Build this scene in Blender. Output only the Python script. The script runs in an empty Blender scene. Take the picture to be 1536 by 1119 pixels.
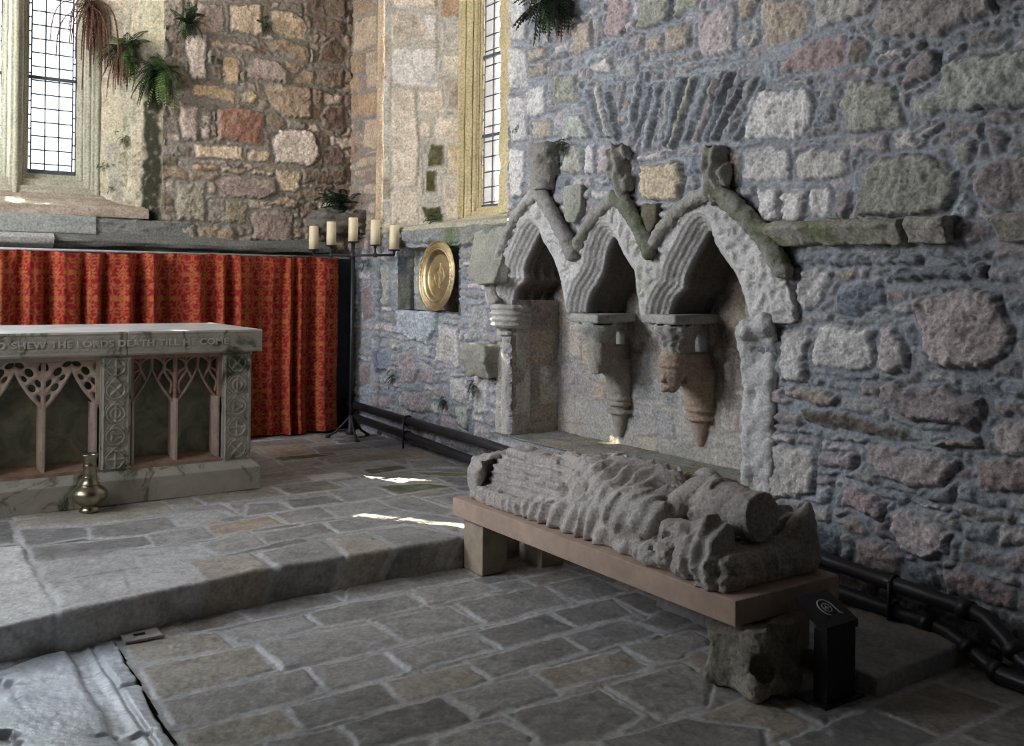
import bpy, bmesh, math, random
import numpy as np
from mathutils import Vector, Matrix

# ------------------------------------------------------------------ camera, world, lights, exposure
S = bpy.context.scene
COL = S.collection
S.view_settings.view_transform = 'Standard'
S.view_settings.look = 'None'
S.view_settings.gamma = 1.0
S.view_settings.use_curve_mapping = False
S.view_settings.exposure = EXPOSURE = 0.62
S.cycles.max_bounces = 8
S.cycles.diffuse_bounces = 5
S.cycles.transparent_max_bounces = 12
S.cycles.use_denoising = True
S.cycles.sample_clamp_indirect = 6.0

FPX, ROLL, YAW, HORIZ, EYE = 1430.0, 0.0123, 0.967, 426.5, 1.35
CF = np.array([math.cos(YAW), math.sin(YAW), 0.0])
CR = np.array([math.sin(YAW), -math.cos(YAW), 0.0])
CC = np.array([0.0, 0.0, EYE])
cam = bpy.data.cameras.new('camera')
cam.sensor_width = 36.0
cam.lens = FPX / 1536 * 36.0
cam.shift_y = -(559.5 - HORIZ) / 1536
cam.clip_start = 0.05
camo = bpy.data.objects.new('camera', cam)
COL.objects.link(camo)
fwd = Vector(CF); right = Vector(CR); up = Vector((0, 0, 1))
# the photograph leans clockwise, so the camera is rolled a little anticlockwise
r2 = right * math.cos(ROLL) + up * math.sin(ROLL)
u2 = up * math.cos(ROLL) - right * math.sin(ROLL)
M = Matrix((r2, u2, -fwd)).transposed().to_4x4()
M.translation = Vector(CC)
camo.matrix_world = M
S.camera = camo


def ray(x, y):
    p = (x - 768) / FPX
    q = -(y - HORIZ) / FPX
    h = p * math.cos(ROLL) - q * math.sin(ROLL)
    v = p * math.sin(ROLL) + q * math.cos(ROLL)
    return CF + h * CR + np.array([0, 0, v])


def hit(x, y, O, N):
    """point where the sight line through a photo pixel meets a plane of the building"""
    r = ray(x, y)
    t = np.dot(np.array(O) - CC, N) / np.dot(r, N)
    return CC + t * r


def hX(x, y, X): return hit(x, y, (X, 0, 0), (1, 0, 0))
def hY(x, y, Y): return hit(x, y, (0, Y, 0), (0, 1, 0))
def hZ(x, y, Z): return hit(x, y, (0, 0, Z), (0, 0, 1))


# sky: bright overcast, bluer overhead, warmer near the horizon
w = bpy.data.worlds.new('sky')
S.world = w
w.use_nodes = True
wn = w.node_tree.nodes
wl = w.node_tree.links
wn.clear()
wo = wn.new('ShaderNodeOutputWorld')
bg = wn.new('ShaderNodeBackground')
tc = wn.new('ShaderNodeTexCoord')
sp = wn.new('ShaderNodeSeparateXYZ')
rp = wn.new('ShaderNodeValToRGB')
wl.new(tc.outputs['Generated'], sp.inputs[0])
wl.new(sp.outputs['Z'], rp.inputs[0])
rp.color_ramp.elements[0].position = 0.0
rp.color_ramp.elements[0].color = (0.96, 0.965, 1.0, 1)
rp.color_ramp.elements[1].position = 0.75
rp.color_ramp.elements[1].color = (0.80, 0.88, 1.0, 1)
wl.new(rp.outputs[0], bg.inputs[0])
bg.inputs[1].default_value = SKY = 15.0
wl.new(bg.outputs[0], wo.inputs[0])


def portal(name, loc, aim, sx, sy):
    l = bpy.data.lights.new(name, 'AREA')
    l.shape = 'RECTANGLE'
    l.size, l.size_y = sx, sy
    l.cycles.is_portal = True
    o = bpy.data.objects.new(name, l)
    COL.objects.link(o)
    o.location = loc
    o.rotation_euler = Vector(aim).to_track_quat('-Z', 'Y').to_euler()
    return o


GX1 = [(1.16, 1.55), (0.60, 0.985), (0.04, 0.425), (-0.52, -0.135)]      # the lancets of the east window
for a, b in GX1:
    portal('sky_portal', ((a + b) / 2, 8.92, 3.65), (0, -1, 0), b - a + .02, 2.85)
portal('sky_portal', (4.56, 6.72, 3.5), (-1, 0, 0), 0.46, 2.9)
portal('sky_portal', (-2.35, 6.55, 3.4), (1, 0, 0), 1.5, 3.0)
portal('sky_portal', (-2.35, 4.65, 3.0), (1, 0, 0), .7, 1.5)  # unseen side opening, added to light the altar front

SUND = (1.0, -1.35, -1.4)
sun = bpy.data.lights.new('sun', 'SUN')
sun.energy = 60.0
sun.angle = 0.004
sun.color = (1.0, 0.86, 0.66)
suno = bpy.data.objects.new('sun', sun)
COL.objects.link(suno)
suno.rotation_euler = Vector(SUND).to_track_quat('-Z', 'Y').to_euler()

# ------------------------------------------------------------------ helpers
RNG = np.random.default_rng(7)
random.seed(11)


def _h(ix, iy, iz, s):
    a = (ix.astype(np.int64) * 374761393 + iy.astype(np.int64) * 668265263 + iz.astype(np.int64) * 2147483647 + s * 974711) & 0xFFFFFFFF
    a = ((a ^ (a >> 13)) * 1274126177) & 0xFFFFFFFF
    a = ((a ^ (a >> 16)) * 2246822519) & 0xFFFFFFFF
    return ((a ^ (a >> 15)) & 0xFFFFFF) / float(0xFFFFFF)


def n3(x, y, z, s=0):
    x, y, z = np.broadcast_arrays(x, y, z)
    fx, fy, fz = np.floor(x), np.floor(y), np.floor(z)
    ix, iy, iz = fx.astype(int), fy.astype(int), fz.astype(int)
    tx, ty, tz = x - fx, y - fy, z - fz
    tx = tx * tx * (3 - 2 * tx); ty = ty * ty * (3 - 2 * ty); tz = tz * tz * (3 - 2 * tz)
    r = 0
    for dx in (0, 1):
        wx = tx if dx else 1 - tx
        for dy in (0, 1):
            wy = ty if dy else 1 - ty
            for dz in (0, 1):
                wz = tz if dz else 1 - tz
                r = r + wx * wy * wz * _h(ix + dx, iy + dy, iz + dz, s)
    return r * 2 - 1


def n2(x, y, s=0):
    x, y = np.broadcast_arrays(x, y)
    fx, fy = np.floor(x), np.floor(y)
    ix, iy = fx.astype(int), fy.astype(int)
    tx, ty = x - fx, y - fy
    tx = tx * tx * (3 - 2 * tx); ty = ty * ty * (3 - 2 * ty)
    z = np.zeros_like(ix)
    return ((1 - tx) * (1 - ty) * _h(ix, iy, z, s) + tx * (1 - ty) * _h(ix + 1, iy, z, s) +
            (1 - tx) * ty * _h(ix, iy + 1, z, s) + tx * ty * _h(ix + 1, iy + 1, z, s)) * 2 - 1


def f2(x, y, s=0, o=4):
    r, a = 0, 1.0
    for k in range(o):
        r = r + a * n2(x * 2.03 ** k, y * 2.03 ** k, s + k * 17)
        a *= .5
    return r / 1.6


def f3(x, y, z, s=0, o=3):
    r, a = 0, 1.0
    for k in range(o):
        r = r + a * n3(x * 2.03 ** k, y * 2.03 ** k, z * 2.03 ** k, s + k * 17)
        a *= .5
    return r / 1.6


def sst(a, b, x):
    t = np.clip((x - a) / (b - a), 0, 1)
    return t * t * (3 - 2 * t)


def meshdata(name, V, Q, cols=None, smooth=True):
    V = np.asarray(V, np.float32).reshape(-1, 3)
    Q = np.asarray(Q, np.int32)
    me = bpy.data.meshes.new(name)
    k = Q.shape[1]
    me.vertices.add(len(V)); me.vertices.foreach_set('co', V.ravel())
    me.loops.add(Q.size); me.loops.foreach_set('vertex_index', Q.ravel())
    me.polygons.add(len(Q))
    me.polygons.foreach_set('loop_start', np.arange(0, Q.size, k, dtype=np.int32))
    me.polygons.foreach_set('loop_total', np.full(len(Q), k, np.int32))
    me.polygons.foreach_set('use_smooth', np.full(len(Q), smooth))
    me.update(calc_edges=True)
    if cols is not None:
        c = np.ones((len(V), 4), np.float32)
        c[:, :cols.shape[-1]] = cols.reshape(len(V), -1)
        at = me.color_attributes.new('Col', 'FLOAT_COLOR', 'POINT')
        at.data.foreach_set('color', c.ravel())
    return me


def link(name, me, mat=None, parent=None, loc=None):
    o = bpy.data.objects.new(name, me)
    COL.objects.link(o)
    if mat is not None and me is not None:
        me.materials.append(mat)
    if parent is not None:
        o.parent = parent
    if loc is not None:
        o.location = loc
    return o


def thing(name, label, cat, loc=(0, 0, 0), rotz=0.0, group=None, me=None, mat=None):
    o = link(name, me, mat)
    o.location = loc
    o.rotation_euler = (0, 0, rotz)
    o['label'] = label
    o['category'] = cat
    if group:
        o['group'] = group
    return o


def struct(o):
    o['kind'] = 'structure'
    return o


def compact(V, Q, cols=None):
    used = np.zeros(len(V), bool)
    used[Q.ravel()] = True
    idx = np.cumsum(used) - 1
    return V[used], idx[Q], (None if cols is None else cols[used])


def snet(f, lo, hi, res):
    """surface of a solid given by a signed distance function (inside negative)"""
    lo = np.array(lo, float); hi = np.array(hi, float)
    n = np.maximum(3, np.ceil((hi - lo) / res).astype(int) + 1)
    ax = [lo[i] + res * np.arange(n[i]) for i in range(3)]
    X, Y, Z = ax[0][:, None, None], ax[1][None, :, None], ax[2][None, None, :]
    F = np.broadcast_to(f(X, Y, Z), tuple(n)).astype(np.float32).copy()
    F[0] = np.maximum(F[0], .5 * res); F[-1] = np.maximum(F[-1], .5 * res)
    F[:, 0] = np.maximum(F[:, 0], .5 * res); F[:, -1] = np.maximum(F[:, -1], .5 * res)
    F[:, :, 0] = np.maximum(F[:, :, 0], .5 * res); F[:, :, -1] = np.maximum(F[:, :, -1], .5 * res)
    m = n - 1
    acc = np.zeros(tuple(m) + (3,), np.float32); cnt = np.zeros(tuple(m), np.float32)

    def cs(a, o):
        return a[o[0]:o[0] + m[0], o[1]:o[1] + m[1], o[2]:o[2] + m[2]]
    for axis in range(3):
        for p in (0, 1):
            for q in (0, 1):
                o = [0, 0, 0]
                oo = [i for i in range(3) if i != axis]
                o[oo[0]] = p; o[oo[1]] = q
                e = o.copy(); e[axis] = 1
                a, b = cs(F, o), cs(F, e)
                c = (a < 0) != (b < 0)
                t = np.where(c, a / np.where(c, a - b, 1), 0)
                for i in range(3):
                    acc[..., i] += np.where(c, (t if i == axis else float(o[i])), 0)
                cnt += c
    act = cnt > 0
    ids = np.full(tuple(m), -1, np.int64)
    ids[act] = np.arange(act.sum())
    ci = np.argwhere(act)
    V = lo + res * (ci + acc[act] / cnt[act][:, None])
    Qs = []
    for axis in range(3):
        b1, b2 = [i for i in range(3) if i != axis]
        s0 = [slice(None)] * 3; s1 = [slice(None)] * 3
        s0[axis] = slice(0, -1); s1[axis] = slice(1, None)
        a, b = F[tuple(s0)], F[tuple(s1)]
        c = (a < 0) != (b < 0)
        ii = np.argwhere(c)
        ok = (ii[:, b1] > 0) & (ii[:, b2] > 0) & (ii[:, b1] < m[b1]) & (ii[:, b2] < m[b2])
        ii = ii[ok]
        if not len(ii):
            continue
        pos = a[tuple(ii.T)] < 0
        d1 = np.zeros(3, int); d1[b1] = 1
        d2 = np.zeros(3, int); d2[b2] = 1
        q = np.stack([ids[tuple((ii - d1 - d2).T)], ids[tuple((ii - d2).T)], ids[tuple(ii.T)], ids[tuple((ii - d1).T)]], 1)
        flip = pos if axis != 1 else ~pos
        q = np.where(flip[:, None], q, q[:, ::-1])
        Qs.append(q)
    return V, np.concatenate(Qs)


def psd(px, py, P):
    """signed distance to a polygon, positive inside"""
    P = np.asarray(P, float)
    d = np.full(px.shape, 1e9)
    s = np.zeros(px.shape, bool)
    n = len(P)
    for i in range(n):
        ax_, ay_ = P[i]; bx_, by_ = P[(i + 1) % n]
        ex, ey = bx_ - ax_, by_ - ay_
        wx, wy = px - ax_, py - ay_
        t = np.clip((wx * ex + wy * ey) / (ex * ex + ey * ey + 1e-12), 0, 1)
        d = np.minimum(d, (wx - ex * t) ** 2 + (wy - ey * t) ** 2)
        c = ((ay_ > py) != (by_ > py)) & (px < (bx_ - ax_) * (py - ay_) / (by_ - ay_ + 1e-12) + ax_)
        s ^= c
    d = np.sqrt(d)
    return np.where(s, d, -d)


PAL = {  # stone colours (what the stones are made of)
    'white': (.64, .60, .56), 'pale': (.53, .485, .43), 'palegreen': (.43, .44, .37), 'tan': (.42, .35, .28),
    'pink': (.43, .30, .29), 'pinkwhite': (.56, .46, .45), 'pinkgrey': (.38, .305, .30), 'granite': (.33, .28, .28),
    'granitepink': (.47, .375, .355), 'brown': (.26, .20, .155), 'greybrown': (.33, .29, .26), 'slate': (.25, .28, .32),
    'slateblue': (.17, .20, .26), 'slatepale': (.36, .40, .44), 'green': (.37, .38, .28), 'cream': (.60, .52, .41),
    'yellow': (.58, .47, .32), 'red': (.36, .20, .155), 'orange': (.55, .36, .23), 'olive': (.30, .28, .17),
    'purple': (.27, .19, .18), 'grey': (.36, .36, .35), 'moss': (.10, .095, .03), 'dark': (.17, .15, .14),
    'darkbrown': (.16, .12, .085), 'beige': (.62, .54, .44), 'flag': (.30, .285, .26), 'flagtan': (.36, .315, .25),
    'flagdark': (.225, .215, .205), 'flagpale': (.47, .455, .43), 'flagorange': (.38, .28, .20), 'flagmoss': (.13, .135, .06),
    'yellowrough': (.36, .31, .21), 'lichen': (.46, .45, .35)}


for _k, _c in PAL.items():
    _l = sum(_c) / 3
    _s = .62 if not _k.startswith('flag') and _k not in ('red', 'moss', 'cream', 'beige', 'yellow', 'orange', 'tan') else .85
    PAL[_k] = tuple(_l + (v - _l) * _s for v in _c)


def tinted(c, t):
    return tuple(PAL[c][i] * t[i] for i in range(3))


def stones(u0, u1, v0, v1, res, hand, fill, seed, mortar=(.24, .255, .27), gap=.012, bulge=.028, rim=.03,
           cell=(.2, .1), warp=.012, rough=.006, pits=.004, tone=.10, mdepth=-.004, edge=.5, stain=None, flat=0.0, tint=(1, 1, 1)):
    """a field of laid stones: heights and colours on a grid.  hand: [(points, colour, scale)]"""
    nu = int(round((u1 - u0) / res)) + 1
    nv = int(round((v1 - v0) / res)) + 1
    u = np.linspace(u0, u1, nu); v = np.linspace(v0, v1, nv)
    U, Vv = np.meshgrid(u, v, indexing='ij')
    wu = U + warp * f2(U * 9, Vv * 9, seed + 1, 3) + warp * .5 * n2(U * 45, Vv * 45, seed + 3)
    wv = Vv + warp * f2(U * 9 + 40, Vv * 9, seed + 2, 3) + warp * .5 * n2(U * 45 + 9, Vv * 45, seed + 4)
    D = np.full(U.shape, -1.0)
    H = mdepth + .007 * f2(U * 14, Vv * 14, seed + 5, 4)
    mv = f2(U * 5, Vv * 5, seed + 6, 4)
    C = np.array(mortar)[None, None, :] * (1 + .22 * mv + .12 * n2(U * 60, Vv * 60, seed + 8))[..., None]
    A = np.zeros(U.shape)
    rg = np.random.default_rng(seed)
    lf = f2(U * 7 + 3, Vv * 7, seed + 11, 4); mf = f2(U * 26, Vv * 26, seed + 12, 4); hf = n2(U * 90, Vv * 90, seed + 13)

    def place(P, colour, bl, hand_):
        P = np.asarray(P, float)
        a0, b0 = P.min(0) - .06; a1, b1 = P.max(0) + .06
        i0, i1 = np.searchsorted(u, a0), np.searchsorted(u, a1)
        j0, j1 = np.searchsorted(v, b0), np.searchsorted(v, b1)
        if i1 - i0 < 2 or j1 - j0 < 2:
            return
        sl = (slice(i0, i1), slice(j0, j1))
        sd = psd(wu[sl], wv[sl], P) + (.006 * mf[sl] + .004 * hf[sl] if flat == 0 else .005 + .002 * mf[sl])
        size = max(.02, sd.max())
        # round the corners
        if not hand_:
            sd = np.minimum(sd, -D[sl] - gap)
        sd = sd - (.1 if flat == 0 else .03) * size * np.clip(1 - sd / size, 0, 1) * .35
        ins = sd > 0
        if not ins.any():
            D[sl] = np.maximum(D[sl], sd); return
        t = np.clip(sd / min(rim, size), 0, 1)
        prof = (1 - (1 - t) ** 2) ** edge
        g = rg.normal(0, 1, 4)
        cu, cv = P.mean(0)
        tilt = ((U[sl] - cu) * g[0] + (Vv[sl] - cv) * g[1]) * (.05 if flat == 0 else .012)
        hh = mdepth + bl * bulge * prof * (1 + .3 * np.tanh(g[2])) + prof * (tilt + rough * (lf[sl] * 1.3 + mf[sl] * .9 + hf[sl] * .35))
        hh -= prof * pits * np.clip(mf[sl] * 2 - .9, 0, 1) * 3
        H[sl] = np.where(ins, hh, H[sl])
        c = np.array(PAL[colour]) if isinstance(colour, str) else np.array(colour)
        c = c * np.array(tint) * (1 + tone * g[3])
        vary = 1 + .24 * lf[sl] + .24 * mf[sl] + .20 * hf[sl]
        cc = c[None, None, :] * vary[..., None]
        lich = np.clip(lf[sl] * .9 + mf[sl] * .7 - .35, 0, 1)[..., None] * .6
        cc = cc * (1 - lich) + np.array([.50, .49, .45]) * (1 if flat == 0 else .75) * lich * np.clip(c.mean() / .4, .45, 1.2)
        m = np.clip(t * 1.6, 0, 1)[..., None]
        C[sl] = np.where(ins[..., None], cc * m + C[sl] * (1 - m), C[sl])
        A[sl] = np.where(ins, t, A[sl])
        D[sl] = np.maximum(D[sl], sd)

    for it in hand:
        place(it[0], it[1], it[2] if len(it) > 2 else 1.0, True)
    if fill:
        vv = v0
        while vv < v1:
            hgt = cell[1] * rg.uniform(.55, 1.6)
            uu = u0 - rg.uniform(0, cell[0])
            while uu < u1:
                wd = cell[0] * rg.uniform(.45, 1.7)
                j = lambda k: rg.normal(0, k)
                q = [(uu + gap * .5 + abs(j(.008)), vv + gap * .5 + j(.008)), (uu + wd - gap * .5, vv + gap * .5 + j(.008)),
                     (uu + wd - gap * .5 - abs(j(.012)), vv + hgt - gap * .5 + j(.008)), (uu + gap * .5, vv + hgt - gap * .5 + j(.008))]
                place(q, fill[rg.integers(len(fill))], .75, False)
                uu += wd
            vv += hgt
    if stain is not None:
        C = stain(U, Vv, C, lf, mf, hf)
    C = np.clip(C, .01, .95)
    return U, Vv, H, np.concatenate([C, (.22 + .78 * np.clip(A * 1.5, 0, 1))[..., None]], -1), D


def grid_mesh(name, P, C, keep=None, flip=False):
    nu, nv = P.shape[:2]
    idx = np.arange(nu * nv).reshape(nu, nv)
    q = np.stack([idx[:-1, :-1], idx[1:, :-1], idx[1:, 1:], idx[:-1, 1:]], -1)
    if keep is not None:
        k = keep[:-1, :-1] & keep[1:, :-1] & keep[1:, 1:] & keep[:-1, 1:]
        q = q[k]
    q = q.reshape(-1, 4)
    if flip:
        q = q[:, ::-1]
    V, Q, Cc = compact(P.reshape(-1, 3), q, C.reshape(-1, C.shape[-1]))
    return meshdata(name, V, Q, Cc)


# ------------------------------------------------------------------ materials
def mat(name, rough=.85, base=None, attr=False, nscale=60., ncon=.25, bump=.25, bscale=90., metal=0., spec=.35, detail=6.,
        ramp=None, coat=0., rvar=0., distort=0.):
    m = bpy.data.materials.new(name)
    m.use_nodes = True
    nt = m.node_tree
    N, L = nt.nodes, nt.links
    b = N['Principled BSDF']
    b.inputs['Roughness'].default_value = rough
    b.inputs['Metallic'].default_value = metal
    b.inputs['Specular IOR Level'].default_value = spec
    if coat:
        b.inputs['Coat Weight'].default_value = coat
        b.inputs['Coat Roughness'].default_value = .25
    t = N.new('ShaderNodeTexCoord')
    n = N.new('ShaderNodeTexNoise')
    n.inputs['Scale'].default_value = nscale
    n.inputs['Detail'].default_value = detail
    n.inputs['Distortion'].default_value = distort
    n.inputs['Roughness'].default_value = .65
    L.new(t.outputs['Object'], n.inputs['Vector'])
    if ramp:
        r = N.new('ShaderNodeValToRGB')
        els = r.color_ramp.elements
        while len(els) < len(ramp):
            els.new(.5)
        for e, (p_, c_) in zip(els, ramp):
            e.position = p_; e.color = (*c_, 1)
        L.new(n.outputs['Fac'], r.inputs[0])
        src = r.outputs[0]
    else:
        mr = N.new('ShaderNodeMapRange')
        mr.inputs['From Min'].default_value = .3; mr.inputs['From Max'].default_value = .7
        mr.inputs['To Min'].default_value = 1 - ncon; mr.inputs['To Max'].default_value = 1 + ncon
        L.new(n.outputs['Fac'], mr.inputs['Value'])
        mx = N.new('ShaderNodeMix'); mx.data_type = 'RGBA'; mx.blend_type = 'MULTIPLY'
        mx.inputs['Factor'].default_value = 1.0
        if attr:
            a = N.new('ShaderNodeAttribute'); a.attribute_name = 'Col'
            L.new(a.outputs['Color'], mx.inputs[6])
        else:
            mx.inputs[6].default_value = (*base, 1)
        L.new(mr.outputs[0], mx.inputs[7])
        src = mx.outputs[2]
    L.new(src, b.inputs['Base Color'])
    if rvar:
        rr = N.new('ShaderNodeMapRange')
        rr.inputs['From Min'].default_value = .35; rr.inputs['From Max'].default_value = .65
        rr.inputs['To Min'].default_value = max(.05, rough - rvar); rr.inputs['To Max'].default_value = rough + rvar
        n3_ = N.new('ShaderNodeTexNoise'); n3_.inputs['Scale'].default_value = 7.; n3_.inputs['Detail'].default_value = 4
        L.new(t.outputs['Object'], n3_.inputs['Vector'])
        L.new(n3_.outputs['Fac'], rr.inputs['Value']); L.new(rr.outputs[0], b.inputs['Roughness'])
    if bump:
        n2_ = N.new('ShaderNodeTexNoise')
        n2_.inputs['Scale'].default_value = bscale
        n2_.inputs['Detail'].default_value = 5
        n2_.inputs['Roughness'].default_value = .7
        L.new(t.outputs['Object'], n2_.inputs['Vector'])
        bp = N.new('ShaderNodeBump')
        bp.inputs['Strength'].default_value = bump
        bp.inputs['Distance'].default_value = .01
        if attr:      # mortar is smoother than stone
            mm = N.new('ShaderNodeMath'); mm.operation = 'MULTIPLY'
            mm.inputs[1].default_value = bump
            L.new(a.outputs['Alpha'], mm.inputs[0]); L.new(mm.outputs[0], bp.inputs['Strength'])
        L.new(n2_.outputs['Fac'], bp.inputs['Height'])
        L.new(bp.outputs[0], b.inputs['Normal'])
    return m


M_WALL = mat('rubble_stone', attr=True, rough=.9, nscale=60, ncon=.42, bump=1.0, bscale=65, spec=.25, detail=9)
M_FLOOR = mat('flagstone', attr=True, rough=.50, nscale=60, ncon=.25, bump=.32, bscale=70, spec=.5, rvar=.12)
M_LEDGER = mat('wet_grave_slab', attr=True, rough=.25, nscale=60, ncon=.15, bump=.3, bscale=45, spec=.9, rvar=.10)
M_CARVED = mat('carved_sandstone', attr=True, rough=.9, nscale=75, ncon=.34, bump=.8, bscale=85, spec=.25)
M_PLAIN = mat('plain_wall_stone', base=(.24, .225, .21), rough=.9, nscale=4, ncon=.4, bump=.6, bscale=20)
# ------------------------------------------------------------------ the building: walls, floors, vault
XW, YB, ZL = 3.85, 8.28, -0.16      # face of the south wall, face of the east wall, lower floor level
CROP = {'R1': (1152, 0), 'R2': (1152, 280), 'R3': (1152, 560), 'R4': (768, 0), 'B1': (240, 0), 'B2': (240, 200),
        'L2': (160, 840), 'L3': (520, 800), 'L4': (400, 920), 'L5': (760, 840), 'P1': (0, 720), 'P2': (370, 640)}


def trace(txt, plane):
    """stones measured in the photo -> polygons on the real wall or floor plane"""
    out = []
    for line in txt.strip().splitlines():
        f = line.split('|')
        key, colour, pts = f[0].strip(), f[1].strip(), f[2].split()
        P = []
        for p in pts:
            x, y = map(float, p.split(','))
            if key == 'S':                     # left part of the south wall, scale 3.73
                x, y = 520 + x / 3.73, 380 + y / 3.73
            elif key == 'G':                   # floor overview, scale 2.194
                x, y = x / 2.194, 620 + y / 2.194
            elif key in CROP:
                x, y = CROP[key][0] + x / 4, CROP[key][1] + y / 4
            P.append(plane(x, y))
        out.append((P, colour) + ((float(f[3]),) if len(f) > 3 else ()))
    return out


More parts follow.
